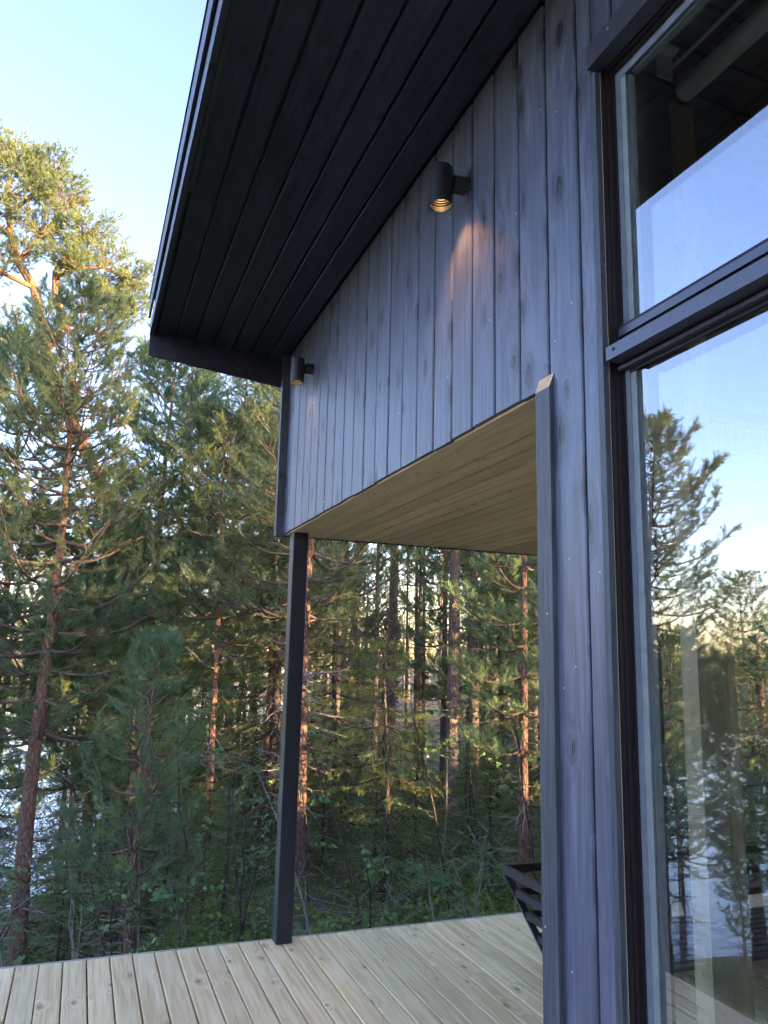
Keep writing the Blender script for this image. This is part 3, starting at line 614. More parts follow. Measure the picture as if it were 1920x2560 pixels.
def pine_data(seed, H, r0, crown=0.45, blen=2.0, whorl=0.45, per=5, lean=(0, 0), wig=0.15, nn=22, nl=0.062, nw=0.0055, dead=18, path=None, sub=7, shoots=4, tint=0.4, top=1.0, tipup=0.16, young=False):
    rng = np.random.default_rng(seed)
    trunk = Tubes(); bran = Tubes(); deadt = Tubes(); P = []; D = []; LL = []; TT = []
    z = np.linspace(0, H, 18)
    if path is None:
        ph = rng.uniform(0, 6.28, 4)
        px = lean[0] * z / H + wig * np.sin(z / H * 3.3 + ph[0]) * (z / H) + 0.4 * wig * np.sin(z / H * 8 + ph[1]) * (z / H)
        py = lean[1] * z / H + wig * np.sin(z / H * 3.0 + ph[2]) * (z / H) + 0.4 * wig * np.sin(z / H * 7 + ph[3]) * (z / H)
        tp = np.stack([px, py, z], -1)
    else:
        tp = np.asarray(path, float); z = tp[:, 2]; H = z[-1]
    rad = r0 * (1 - 0.93 * (z / H) ** 0.9) * (1 + 0.35 * np.exp(-z * 2.2)) + 0.006
    trunk.add(tp, rad, 10)
    def at(h): return np.array([np.interp(h, z, tp[:, i]) for i in range(3)]), np.interp(h, z, rad)
    def live(o, az, Lb, el, rb):
        k = np.linspace(0, 1, 6)
        dirh = np.array([math.cos(az), math.sin(az), 0]); sd_ = np.array([-math.sin(az), math.cos(az), 0])
        bend = rng.normal(0, 0.12)
        pts = o + dirh * (k * Lb)[:, None] + sd_ * (bend * Lb * k * k)[:, None] + np.array([0, 0, 1.0]) * (math.tan(el) * Lb * k + tipup * Lb * (k ** 2.4) - 0.12 * Lb * np.sin(k * 3.14))[:, None]
        bran.add(pts, rb * (1 - 0.85 * k) + 0.003, 5)
        ns = max(3, int(sub * (0.5 + Lb / blen * 0.6)))
        for i in range(ns):
            t = 0.28 + 0.72 * (i + rng.random()) / ns
            p0 = np.array([np.interp(t, k, pts[:, c]) for c in range(3)])
            dd = unit(pts[min(5, int(t * 5) + 1)] - pts[min(4, int(t * 5))])
            sgn = 1 if i % 2 else -1
            sl = Lb * (0.16 + 0.26 * (1 - t)) * rng.uniform(0.7, 1.3) + 0.10
            sdr = unit(dd * rng.uniform(0.4, 0.9) + sd_ * sgn * rng.uniform(0.35, 1.0) + np.array([0, 0, rng.uniform(-0.05, 0.55)]))
            p1 = p0 + sdr * sl * 0.55 + np.array([0, 0, 0.02]); p2 = p0 + sdr * sl + np.array([0, 0, 0.10 * sl])
            bran.add([p0, p1, p2], [rb * 0.2 + 0.0025, 0.0035, 0.002], 3)
            tv = tint + rng.normal(0, 0.13)
            for j in range(shoots):
                q = p0 + (p2 - p0) * rng.uniform(0.35, 1.0)
                P.append(q); D.append(sdr + rng.normal(0, 0.45, 3) + np.array([0, 0, 0.35])); LL.append(rng.uniform(0.08, 0.17)); TT.append(tv)
            P.append(p2); D.append(sdr + np.array([0, 0, 0.25])); LL.append(rng.uniform(0.10, 0.18)); TT.append(tv + 0.08)
    h = H * crown
    while h < H * 0.985:
        u = (h - H * crown) / (H * (1 - crown))
        prof = (0.55 + 0.75 * u) * (1 - u) ** 0.65 * 1.55 if not young else (1 - u) ** 0.8 * 1.05
        c, rr = at(h); a0 = rng.uniform(0, 6.28); nb = max(3, int(per * rng.uniform(0.7, 1.2)))
        for i in range(nb):
            Lb = blen * max(0.16, prof) * rng.uniform(0.55, 1.15)
            live(c, a0 + i * 6.283 / nb + rng.normal(0, 0.25), Lb, rng.uniform(-0.18, 0.22) + 0.42 * u, max(0.008, min(rr * 0.5, 0.014 * Lb + 0.006)))
        h += whorl * rng.uniform(0.7, 1.3) * (1 - 0.35 * u)
    c, _ = at(H)
    for i in range(8):
        P.append(c - np.array([0, 0, rng.uniform(0, 0.35)])); D.append(np.array([rng.normal(0, .5), rng.normal(0, .5), 1.0])); LL.append(0.16); TT.append(tint + 0.1)
    # dead lower twigs
    for i in range(dead):
        hh = H * crown * rng.uniform(0.12, 1.05); c, rr = at(hh); az = rng.uniform(0, 6.28); l = rng.uniform(0.4, 1.0) * blen * 0.62
        k = np.linspace(0, 1, 6); dirh = np.array([math.cos(az), math.sin(az), 0]); sd_ = np.array([-math.sin(az), math.cos(az), 0])
        el = rng.uniform(-0.35, 0.3); cv = rng.normal(0, 0.3)
        pts = c + dirh * (k * l)[:, None] + sd_ * (cv * l * k * k)[:, None] + np.array([0, 0, 1.0]) * (el * l * k - rng.uniform(-0.1, 0.3) * l * k * k)[:, None] + rng.normal(0, 0.012, (6, 3))
        deadt.add(pts, (0.012 if l > 0.7 else 0.008) * (1 - 0.8 * k) + 0.0022, 4)
        for j in range(5):
            t = rng.uniform(0.3, 1); p0 = np.array([np.interp(t, k, pts[:, q]) for q in range(3)]); e = rng.normal(0, 1, 3); e[2] *= 0.6
            e = unit(e + dirh * 0.8) * rng.uniform(0.12, 0.45); p1 = p0 + e * 0.5 + rng.normal(0, 0.03, 3)
            deadt.add([p0, p1, p0 + e], [0.0045, 0.0032, 0.0018], 3)
    v, tn = blades(rng, np.array(P), np.array(D), np.array(LL), nn, nl, nw, tint=np.array(TT))
    return trunk, deadt, v, tn, bran

def tree_from(name, trunk, deadt, v, tn, bran, m_bark, m_leaf, loc, label, cat='tree', group=None):
    t = empty(name, loc, label, cat, group)
    mobj('trunk', trunk.mesh('trunk', m_bark), t)
    mobj('crown', np_mesh('crown', v, tris=np.arange(len(v)).reshape(-1, 3), material=m_leaf, tint=tn), t)
    if bran is not None and bran.n: mobj('branches', bran.mesh('branches', M['twig']), t)['kind'] = 'stuff'
    if deadt is not None and deadt.n: mobj('dead_branches', deadt.mesh('dead_branches', M['deadwood']), t)['kind'] = 'stuff'
    return t
def copy_tree(t, loc, rz, s, label, group=None):
    c = t.copy(); COL.objects.link(c); c.location = loc; c.rotation_euler = (0, 0, rz); c.scale = (s, s, s); c['label'] = label
    if group: c['group'] = group
    elif 'group' in c: del c['group']
    for ch in t.children:
        d = ch.copy(); COL.objects.link(d); d.parent = c
    return c
def gz_(x, y): return float(g_height(x, y)) - 0.05

def spruce_data(seed, H, r0, blen=1.7, start=0.08, whorl=0.33, per=6, tint=0.45, nn=46, tw=0.30):
    rng = np.random.default_rng(seed); trunk = Tubes(); deadt = Tubes(); P = []; D = []; LL = []; TT = []
    z = np.linspace(0, H, 12); tp = np.stack([0.05 * np.sin(z), 0.05 * np.cos(z * 1.3), z], -1); trunk.add(tp, r0 * (1 - 0.95 * z / H) + 0.006, 8)
    h = H * start
    while h < H * 0.98:
        u = h / H; a0 = rng.uniform(0, 6.28); nb = int(per * rng.uniform(0.8, 1.2))
        for i in range(nb):
            az = a0 + i * 6.283 / nb + rng.normal(0, 0.2); Lb = blen * (1 - u) ** 0.75 * rng.uniform(0.7, 1.1) + 0.12
            k = np.linspace(0, 1, 6); dirh = np.array([math.cos(az), math.sin(az), 0]); sd_ = np.array([-math.sin(az), math.cos(az), 0])
            pts = np.array([0.05 * math.sin(h), 0.05 * math.cos(h * 1.3), h]) + dirh * (k * Lb)[:, None] + np.array([0, 0, 1.0]) * ((0.35 * u - 0.25) * Lb * k - 0.35 * (1 - u) * Lb * np.sin(k * 2.6) * 0.6 + rng.uniform(-0.1, 0.12) * Lb * k ** 3)[:, None]
            bare = u < 0.16 and rng.random() < 0.35
            (deadt if bare else trunk).add(pts, 0.010 * (1 - 0.8 * k) * (0.5 + Lb / blen) + 0.002, 4)
            ns = int(5 + 9 * Lb / blen)
            for j in range(ns):
                t = 0.22 + 0.78 * (j + rng.random()) / ns; p0 = np.array([np.interp(t, k, pts[:, c]) for c in range(3)])
                sg = 1 if j % 2 else -1
                dv = unit(dirh * rng.uniform(0.3, 0.8) + sd_ * sg * rng.uniform(0.3, 0.9) + np.array([0, 0, rng.uniform(-0.75, -0.1)]))
                l = tw * rng.uniform(0.6, 1.3) * (1.25 - 0.6 * t)
                if bare:
                    deadt.add([p0, p0 + dv * l * 0.6 + rng.normal(0, .02, 3), p0 + dv * l * 1.3 - np.array([0, 0, .05])], [0.004, 0.003, 0.0016], 3)
                else:
                    tv = tint + rng.normal(0, 0.14) + 0.12 * (t > 0.8)
                    P.append(p0); D.append(dv); LL.append(l); TT.append(tv)
                    for q in range(3):
                        p1 = p0 + dv * l * rng.uniform(0.25, 0.8)
                        P.append(p1); D.append(unit(dv + rng.normal(0, 0.55, 3))); LL.append(l * 0.5); TT.append(tv + 0.05)
        h += whorl * rng.uniform(0.75, 1.25)
    v, tn = blades(rng, np.array(P), np.array(D), np.array(LL), nn // 2, 0.034, 0.0085, ang=(0.5, 1.2), tint=np.array(TT))
    return trunk, deadt, v, tn, None

def sapling_data(seed, H, leaves=70, kind='rowan', tint=0.5):
    rng = np.random.default_rng(seed); st = Tubes(); V = []; TN = []
    tips = []
    for sidx in range(rng.integers(1, 4)):
        az = rng.uniform(0, 6.28); ln = rng.uniform(0.1, 0.35) * H; hh = H * rng.uniform(0.75, 1.0)
        k = np.linspace(0, 1, 7); pts = np.stack([math.cos(az) * ln * k ** 1.4 + rng.normal(0, .015, 7), math.sin(az) * ln * k ** 1.4 + rng.normal(0, .015, 7), hh * k], -1)
        st.add(pts, 0.012 * (1 - 0.8 * k) + 0.003, 5)
        for j in range(7):
            t = rng.uniform(0.35, 1); p0 = np.array([np.interp(t, k, pts[:, c]) for c in range(3)]); a2 = rng.uniform(0, 6.28); l = H * rng.uniform(0.12, 0.28)
            e = np.array([math.cos(a2), math.sin(a2), rng.uniform(0.1, 0.8)]) * l
            st.add([p0, p0 + e * 0.5, p0 + e], [0.006, 0.004, 0.002], 3)
            for q in np.linspace(0.3, 1, 5): tips.append(p0 + e * q)
    tips = np.array(tips)
    for i in range(leaves):
        p = tips[rng.integers(len(tips))]; d = unit(np.array([rng.normal(), rng.normal(), rng.uniform(-0.3, 0.5)])); tv = np.clip(tint + rng.normal(0, 0.2), 0, 1)
        if kind == 'rowan':
            sdv = unit(np.cross(d, [0, 0, 1])); L_ = rng.uniform(0.12, 0.20)
            for j in range(6):
                for sg in (-1, 1):
                    b = p + d * L_ * (0.2 + 0.16 * j) - np.array([0, 0, 0.02 * j * j * 0.1]); ld = unit(sdv * sg + d * 0.45 + rng.normal(0, .1, 3)); ll = 0.05; w = np.cross(ld, unit(np.cross(sdv, d))) * 0.010
                    V += [b, b + ld * ll * 0.5 + w, b + ld * ll, b + ld * ll * 0.5 - w]; TN += [tv] * 4
        else:
            ll = rng.uniform(0.04, 0.075); sdv = unit(np.cross(d, rng.normal(size=3))) * ll * 0.36
            V += [p, p + d * ll * 0.45 + sdv, p + d * ll, p + d * ll * 0.45 - sdv]; TN += [tv] * 4
    V = np.array(V); q = np.arange(len(V)).reshape(-1, 4)
    return st, V, q, TN

# --- the old pine that catches the sun (path follows its leaning trunk)
def old_pine():
    rng = np.random.default_rng(5); base = np.array([1.32, 18.95, 0.0]); zb = gz_(1.32, 18.95)
    def W(pts): return np.array([[x - base[0], y - base[1], z - zb] for x, y, z in pts])
    trunk = Tubes(); deadt = Tubes(); bran = Tubes()
    main = W([(1.32, 18.95, zb), (1.20, 18.96, -2.0), (0.95, 18.98, 0.5), (0.84, 18.98, 2.2), (0.80, 19.0, 3.6), (0.35, 19.0, 5.0), (-0.45, 18.97, 6.5), (-1.05, 18.96, 7.6), (-1.38, 18.95, 8.56), (-1.74, 18.92, 9.97), (-2.15, 18.88, 10.55), (-2.35, 18.85, 11.09), (-2.52, 18.83, 12.05), (-2.53, 18.83, 12.9), (-2.49, 18.84, 13.72)])
    trunk.add(main, np.linspace(1, 0, len(main)) ** 0.8 * 0.21 + 0.015, 12)
    limbs = [([(-1.38, 18.95, 8.56), (-0.97, 18.98, 9.23), (-1.26, 18.9, 9.76), (-1.31, 18.8, 10.4), (-1.1, 18.75, 10.9), (-0.8, 18.7, 11.4)], 0.13),
             ([(-1.31, 18.8, 10.3), (-0.9, 18.6, 10.5), (-0.3, 18.5, 10.6), (0.2, 18.5, 10.45)], 0.06), ([(-1.2, 18.9, 9.7), (-0.7, 18.9, 10.0), (-0.2, 18.9, 10.05), (0.25, 18.9, 9.95)], 0.05),
             ([(-2.15, 18.88, 10.55), (-1.7, 18.7, 11.2), (-1.3, 18.6, 11.9)], 0.05), ([(-2.45, 18.85, 11.7), (-1.9, 18.8, 12.3), (-1.5, 18.7, 12.7)], 0.04),
             ([(-2.35, 18.85, 11.09), (-2.9, 18.7, 11.5), (-3.4, 18.5, 11.9)], 0.05), ([(-1.74, 18.92, 9.97), (-2.4, 18.7, 10.1), (-3.1, 18.5, 10.6)], 0.06), ([(-1.05, 18.96, 7.6), (-1.9, 18.8, 8.3), (-2.8, 18.6, 8.8), (-3.4, 18.4, 9.1)], 0.09),
             ([(-0.45, 18.97, 6.5), (-1.3, 18.6, 6.9), (-2.4, 18.3, 7.5)], 0.06)]
    for L_, r in limbs:
        w = W(L_); k = np.linspace(0, 1, len(w)); trunk.add(w, r * (1 - 0.7 * k) + 0.008, 8)
    for L_, r in [([(-1.11, 18.97, 8.98), (-0.88, 18.95, 9.07), (-0.5, 18.9, 9.17), (-0.11, 18.9, 9.14)], 0.06), ([(-0.35, 18.9, 9.14), (-0.16, 18.85, 8.79), (0.09, 18.85, 8.6)], 0.03),
                  ([(-1.0, 18.96, 7.5), (-0.6, 18.9, 7.28), (0.13, 18.8, 7.2), (0.4, 18.8, 7.0), (0.56, 18.8, 6.8)], 0.07), ([(0.82, 19, 3.3), (0.3, 18.8, 3.1), (-0.2, 18.6, 2.7)], 0.05)]:
        w = W(L_); k = np.linspace(0, 1, len(w)); trunk.add(w, r * (1 - 0.7 * k) + 0.006, 6)
        for j in range(4):
            p0 = w[-1] + (w[-2] - w[-1]) * rng.random(); e = unit(rng.normal(size=3)) * 0.4; deadt.add([p0, p0 + e * .5, p0 + e], [.007, .005, .002], 3)
    pads = [(-2.46, 18.84, 13.45, .42), (-2.75, 18.7, 12.9, .5), (-2.0, 18.8, 13.0, .45), (-1.72, 18.8, 12.7, .5), (-1.94, 18.7, 11.75, .55), (-1.32, 18.7, 12.2, .45), (-1.55, 18.6, 11.5, .4), (-0.93, 18.7, 11.5, .5), (-0.4, 18.6, 11.2, .6), (0.05, 18.6, 10.8, .6), (0.35, 18.7, 10.15, .5), (-0.55, 18.7, 10.4, .6), (-1.05, 18.6, 11.0, .5), (-2.5, 18.7, 10.3, .5), (-0.1, 18.8, 9.75, .45), (-2.75, 18.7, 11.5, .6), (-3.3, 18.5, 11.9, .6), (-3.2, 18.5, 10.7, .6), (-3.3, 18.4, 9.3, .7), (-2.4, 18.3, 7.6, .7), (-0.3, 18.9, 10.05, .4), (-2.2, 18.5, 12.3, .5), (-2.9, 18.6, 13.3, .45), (-2.1, 18.7, 10.9, .35), (-3.0, 18.6, 12.5, .5), (0.6, 18.6, 10.5, .45), (-0.6, 18.5, 11.6, .5), (-1.2, 18.5, 12.5, .4), (0.5, 18.7, 9.75, .35), (-1.6, 18.5, 13.1, .35), (-2.0, 18.4, 8.9, .5), (-1.0, 18.4, 10.5, .4)]
    allp = np.concatenate([main[6:]] + [W(l) for l, _ in limbs]); P = []; D = []; LL = []; TT = []
    for (x, y, z, r) in pads:
        c = W([(x, y, z)])[0]; src = allp[np.argmin(np.linalg.norm(allp - c - np.array([0, 0, -0.2]), axis=1))]
        for j in range(34):
            e = unit(rng.normal(size=3)) * r * 1.18 * rng.uniform(0.45, 1.1) * np.array([1.25, 1.25, 0.72]); q = c + e
            mid = (src + q) / 2 + np.array([0, 0, -0.06]) + rng.normal(0, 0.05, 3); bran.add([src, mid, q], [0.013, 0.008, 0.003], 3)
            tv = 0.44 + rng.normal(0, .16)
            for i in range(8):
                P.append(mid + (q - mid) * rng.uniform(0.4, 1.05) + rng.normal(0, 0.05, 3)); D.append(unit(e) * 0.8 + rng.normal(0, 0.45, 3) + np.array([0, 0, .45])); LL.append(rng.uniform(.08, .15)); TT.append(tv)
    v, tn = blades(rng, np.array(P), np.array(D), np.array(LL), 20, 0.08, 0.012, tint=np.array(TT))
    return tree_from('pine_tree', trunk, deadt, v, tn, bran, M['bark_old'], M['needles'], (1.32, 18.95, zb), 'big old crooked pine with sunlit orange limbs reaching above the eave')
old_pine()

PROTO = {}
def proto(key, **kw):
    PROTO[key] = kw
def plant(key, name, loc, label, mb, ml, group=None, rz=0.0, s=1.0):
    """first use builds the prototype, later uses copy it"""
    k = PROTO[key]; loc = (loc[0], loc[1], gz_(loc[0], loc[1]))
    if isinstance(k, dict):
        f = k.pop('fn', pine_data); d = f(**k); t = tree_from(name, *d, mb, ml, loc, label, 'tree', group); PROTO[key] = t
        t.rotation_euler = (0, 0, rz); t.scale = (s, s, s); return t
    return copy_tree(k, loc, rz, s, label, group)

# near and middle pines that can be told apart
proto('left', seed=21, H=10.8, r0=0.135, crown=0.36, blen=1.75, whorl=0.36, per=6, lean=(-0.15, 0.0), wig=0.2, nn=22, nl=0.072, nw=0.0088, dead=30, sub=10, shoots=7, tint=0.36)
plant('left', 'pine_tree', (-0.45, 13.0), 'red-barked pine with many dead lower twigs, leftmost trunk, right at the deck edge', M['bark_red'], M['needles'])
proto('slim', seed=22, H=6.6, r0=0.075, crown=0.5, blen=1.1, whorl=0.33, per=6, nn=18, nl=0.075, nw=0.010, dead=22, sub=10, shoots=6, tint=0.45)
plant('slim', 'pine_tree', (0.15, 16.0), 'slim pine standing just right of the leftmost red trunk, lake gleaming behind', M['bark'], M['needles'])
proto('young', seed=23, H=4.1, r0=0.05, crown=0.22, blen=1.1, whorl=0.42, per=5, nn=24, nl=0.085, nw=0.0065, dead=14, sub=7, shoots=5, tint=0.5, young=True, tipup=0.35)
plant('young', 'pine_tree', (0.85, 10.5), 'lush young pine with orange candles in front of the thick old trunk', M['bark_red'], M['needles_young'])
proto('thin', seed=24, H=8.0, r0=0.075, crown=0.52, blen=1.3, whorl=0.33, per=6, wig=0.1, nn=20, nl=0.072, nw=0.009, dead=34, sub=10, shoots=6, tint=0.34)
plant('thin', 'pine_tree', (2.05, 12.84), 'thin straight red-barked pine with bare grey twigs left of the black post', M['bark_red'], M['needles'])
proto('tall', seed=25, H=16.5, r0=0.17, crown=0.55, blen=2.4, whorl=0.46, per=6, lean=(0.35, 0), wig=0.25, nn=13, nl=0.09, nw=0.014, dead=20, sub=10, shoots=6, tint=0.42)
plant('tall', 'pine_tree', (2.30, 23.9), 'tall pine with a slightly leaning trunk whose crown touches the low eave corner', M['bark'], M['needles'])
proto('tall2', seed=26, H=17.0, r0=0.18, crown=0.56, blen=2.5, whorl=0.48, per=6, lean=(-0.2, 0), wig=0.3, nn=13, nl=0.09, nw=0.014, dead=20, sub=10, shoots=6, tint=0.45)
plant('tall2', 'pine_tree', (5.0, 27.5), 'tall forked-looking pine seen just left of the dark wall corner', M['bark'], M['needles'])
proto('bypost', seed=27, H=9.2, r0=0.105, crown=0.42, blen=1.9, whorl=0.36, per=6, wig=0.1, nn=22, nl=0.070, nw=0.0085, dead=36, sub=10, shoots=7, tint=0.30)
plant('bypost', 'pine_tree', (3.18, 11.57), 'red-barked pine half hidden behind the black terrace post', M['bark_red'], M['needles'])
proto('right', seed=28, H=8.4, r0=0.075, crown=0.24, blen=1.0, whorl=0.42, per=5, wig=0.12, nn=26, nl=0.075, nw=0.0075, dead=26, sub=9, shoots=7, tint=0.45, tipup=0.22)
plant('right', 'pine_tree', (5.63, 9.45), 'dark green pine standing close beside the opening batten above the sofa', M['bark_red'], M['needles_young'])
'''right-hand stand'''
proto('stand', seed=29, H=17.5, r0=0.16, crown=0.52, blen=2.3, whorl=0.42, per=6, wig=0.15, nn=12, nl=0.095, nw=0.018, dead=26, sub=11, shoots=8, tint=0.45)
plant('stand', 'pine_tree', (7.85, 16.2), 'stout grey pine trunk in the middle of the terrace opening', M['bark'], M['needles'])
plant('stand', 'pine_tree', (9.2, 17.75), 'pale grey pine trunk right of the stout one in the terrace opening', M['bark'], M['needles'], rz=2.0, s=0.92)
plant('tall', 'pine_tree', (8.1, 20.5), 'reddish pine trunk left of the stout grey one, sunlit patch on its bark', M['bark'], M['needles'], rz=1.2, s=1.0)
plant('tall2', 'pine_tree', (8.35, 25.0), 'thick orange pine trunk just under the ceiling edge beside the black post', M['bark'], M['needles'], rz=2.6, s=1.0)
for i, (x, y) in enumerate(((10.1, 23.2), (10.75, 24.3), (11.0, 22.9))):
    plant('slimtall' if i or 'slimtall' in PROTO else 'slimtall', 'pine_tree', (x, y), 'one of the three thin pine trunks close together behind the stout grey pine', M['bark'], M['needles'], 'thin trunks behind the stout pine', rz=i * 2.1, s=1 - 0.06 * i) if 'slimtall' in PROTO else (proto('slimtall', seed=30, H=14.5, r0=0.085, crown=0.58, blen=1.5, whorl=0.5, per=5, nn=12, nl=0.095, nw=0.016, dead=34, sub=10, shoots=6, tint=0.4), plant('slimtall', 'pine_tree', (x, y), 'one of the three thin pine trunks close together behind the stout grey pine', M['bark'], M['needles'], 'thin trunks behind the stout pine'))
for i, (x, y) in enumerate(((5.6, 17.6), (6.4, 20.3), (7.0, 18.8), (9.9, 19.4), (10.9, 20.6), (9.3, 21.6), (12.3, 20.2), (7.5, 23.0), (11.6, 24.6))):
    plant('slimtall', 'pine_tree', (x, y), 'one of the straight bare pine poles lined up under the terrace ceiling', M['bark'], M['needles'], 'straight pine poles in the terrace opening', rz=i * 1.3, s=0.86 + 0.05 * (i % 4)); 
# spruces
proto('spruce', fn=spruce_data, seed=41, H=5.2, r0=0.07, blen=1.55)
plant('spruce', 'spruce_tree', (3.95, 10.2), 'drooping young spruce with grey twigs just right of the black post', M['bark_spruce'], M['needles_spruce'], s=0.7)
proto('spruce2', fn=spruce_data, seed=42, H=7.0, r0=0.09, blen=1.9, nn=40)
plant('spruce2', 'spruce_tree', (4.6, 14.6), 'taller drooping spruce left of the stout grey trunk in the opening', M['bark_spruce'], M['needles_spruce'], s=0.75)
plant('spruce2', 'spruce_tree', (1.0, 15.0), 'spruce filling the gap between old pine and thin red-barked pine', M['bark_spruce'], M['needles_spruce'], rz=1.9, s=0.85)
plant('spruce', 'spruce_tree', (4.9, 11.3), 'low spruce with yellowish sprays behind the far deck edge', M['bark_spruce'], M['needles_spruce'], rz=2.5, s=0.5)
plant('spruce2', 'spruce_tree', (8.3, 13.0), 'spruce behind the dark green pine near the opening batten', M['bark_spruce'], M['needles_spruce'], rz=3.3, s=0.8)
# trees over the shore that show in the window as reflections
plant('left', 'pine_tree', (-11.5, 16.9), 'tall sunlit pine mirrored in the lower window pane', M['bark_red'], M['needles'], rz=2.2, s=1.28)
plant('tall', 'pine_tree', (-16.1, 18.2), 'dark pine mirrored at the frame edge of the lower window pane', M['bark'], M['needles'], rz=0.7, s=0.68)
# the rest of the wood, alike
rf = random.Random(99); placed = []
def free(x, y, d): return all((x - a) ** 2 + (y - b) ** 2 > d * d for a, b in placed)
def scatter(n, az0, az1, d0, d1, keys, label, group, sep=2.0, name='pine_tree', s0=0.75, s1=1.1, ml=None, low=False):
    c = 0; tries = 0
    while c < n and tries < 4000:
        tries += 1
        az = math.radians(rf.uniform(az0, az1)); d = math.sqrt(rf.uniform(d0 * d0, d1 * d1)); x, y = d * math.sin(az), d * math.cos(az)
        if not free(x, y, sep) or gz_(x, y) < -7.6: continue
        if not low and ((15.5 < math.degrees(az) < 31 and d < 21) or (5.5 < math.degrees(az) < 12.5 and d < 19) or (-4.4 < math.degrees(az) < -0.6 and d < 40)): continue
        placed.append((x, y)); k = rf.choice(keys)
        plant(k, name, (x, y), label, M['bark'], ml or M['needles'], group, rz=rf.uniform(0, 6.28), s=rf.uniform(s0, s1)); c += 1
scatter(15, 9, 52, 26, 62, ['stand', 'tall', 'tall2', 'slimtall', 'slimtall'], 'one of many pines deep in the wood beyond the terrace', 'pines deep in the wood beyond the terrace', 2.2)
scatter(8, -14, 10, 22, 34, ['tall', 'tall2', 'slimtall', 'slim', 'slim'], 'one of the pines on the lake slope behind the nearer trunks', 'pines on the lake slope', 1.8, s0=0.6, s1=0.95)
scatter(12, 4, 50, 13, 30, ['spruce', 'spruce2'], 'one of the small spruces growing under the pines', 'small spruces under the pines', 1.6, 'spruce_tree', 0.5, 0.95, M['needles_spruce'])
scatter(16, -74, -30, 15, 32, ['left', 'tall', 'slim', 'thin', 'bypost', 'right'], 'one of the shore pines seen only as a reflection in the glass', 'pines mirrored in the window', 2.2, s0=0.42, s1=0.68)
scatter(26, -6, 50, 12.5, 26, ['young', 'young', 'right', 'spruce', 'spruce2'], 'one of the bushy young conifers filling the understorey', 'bushy young conifers of the understorey', 1.5, 'young_conifer', 0.8, 1.6, M['needles_young'])
scatter(11, -8, 12, 14, 30, ['young', 'right', 'spruce2', 'thin'], 'one of the bushy conifers on the slope towards the lake', 'bushy conifers on the lake slope', 1.3, 'young_conifer', 0.8, 1.3, M['needles_young'])
scatter(25, -72, -30, 10, 25, ['young', 'right', 'spruce', 'bypost'], 'one of the bushy shore conifers seen only as a reflection in the glass', 'bushy conifers mirrored in the window', 1.6, 'young_conifer', 0.6, 0.95, M['needles_young'])
scatter(27, 9, 48, 14.5, 30, ['thin', 'slim', 'slimtall', 'bypost', 'left', 'slimtall'], 'one of the slim airy pines crowding behind the nearer trunks', 'slim airy pines crowding behind the nearer trunks', 1.25, s0=0.8, s1=1.2)
# unseen wood placed behind the house for its shade, and the wood across the lake: reads as one mass each
def mass(name, label, spots, H, seed, nn, nw, crown=0.3):
    tr, _, v, tn, _b = pine_data(seed=seed, H=H, r0=0.18, crown=crown, blen=2.3, whorl=0.8, per=5, nn=nn, nl=0.16, nw=nw, dead=0, sub=5, shoots=3, tint=0.45)
    tr = Tubes(); tr.add([(0, 0, 0), (0.05, 0, H * 0.4), (0, 0.05, H * 0.95)], [0.17, 0.12, 0.02], 5); tv = np.concatenate(tr.v); tq = np.concatenate(tr.q); V = []; Q = []; LV = []; LT = []; n = 0; rng = np.random.default_rng(seed)
    for x, y in spots:
        a = rng.uniform(0, 6.28); sc_ = rng.uniform(0.8, 1.15); c, s_ = math.cos(a), math.sin(a); Rm = np.array([[c, s_, 0], [-s_, c, 0], [0, 0, 1]]) * sc_
        o = np.array([x, y, gz_(x, y)]); V.append(tv @ Rm + o); Q.append(tq + n); n += len(tv); LV.append(v @ Rm + o); LT.append(tn)
    me = mobj(name, np_mesh(name, np.concatenate(LV), tris=np.arange(sum(len(q) for q in LV)).reshape(-1, 3), material=M['needles'], tint=np.concatenate(LT)))
    tag(me, label, kind='stuff'); mobj('trunks', np_mesh('trunks', np.concatenate(V), quads=np.concatenate(Q), material=M['bark']), me)['kind'] = 'stuff'
    return me
sp = []
for i in range(46):
    w = -22 + i * 1.3 + rf.uniform(-0.6, 0.6); d = 34 + rf.uniform(0, 18)
    sp.append((0.629 * d + 0.777 * w + 3, -0.777 * d + 0.629 * w + 15))
mass('forest', 'unseen pine wood behind the house, placed to shade the trees', sp, 11.6, 61, 9, 0.13, 0.06)
sp = []
for i in range(150):
    az = math.radians(rf.uniform(-85, 9))
    tt = 242 + 40 * (i % 5) / 5 + rf.uniform(0, 8); k = math.cos(az) - (3.0 if az > 0 else 0.9) * math.sin(az); sp.append((tt / k * math.sin(az), tt / k * math.cos(az)))
mass('far_forest', 'dark pine shore across the lake, glimpsed between the trunks', sp, 15.0, 62, 1, 0.28, 0.15)

sp = []
for i in range(90):
    az = math.radians(rf.uniform(3, 58)); d = rf.uniform(65, 140); sp.append((d * math.sin(az), d * math.cos(az)))
mass('deep_wood', 'deep pine wood closing the view beyond the terrace', sp, 15.0, 63, 2, 0.13, 0.2)
# young orange candles on the lush young pine
yp = PROTO['young']; cd = Tubes(); rr = np.random.default_rng(3)
vv = np.empty(len(yp.children[0].data.vertices) * 3, np.float32); yp.children[0].data.vertices.foreach_get('co', vv); vv = vv.reshape(-1, 3)
tips = vv[(np.hypot(vv[:, 0], vv[:, 1]) > 0.35) & (vv[:, 2] > 1.4)]
for i in rr.integers(0, len(tips), 70):
    p = tips[i]; cd.add([p, p + np.array([0, 0, 0.035]), p + np.array([0, 0, 0.075])], [0.006, 0.007, 0.003], 5)
ch = cd.mesh('candles', M['candles']); mobj('candles', ch, yp)['kind'] = 'stuff'

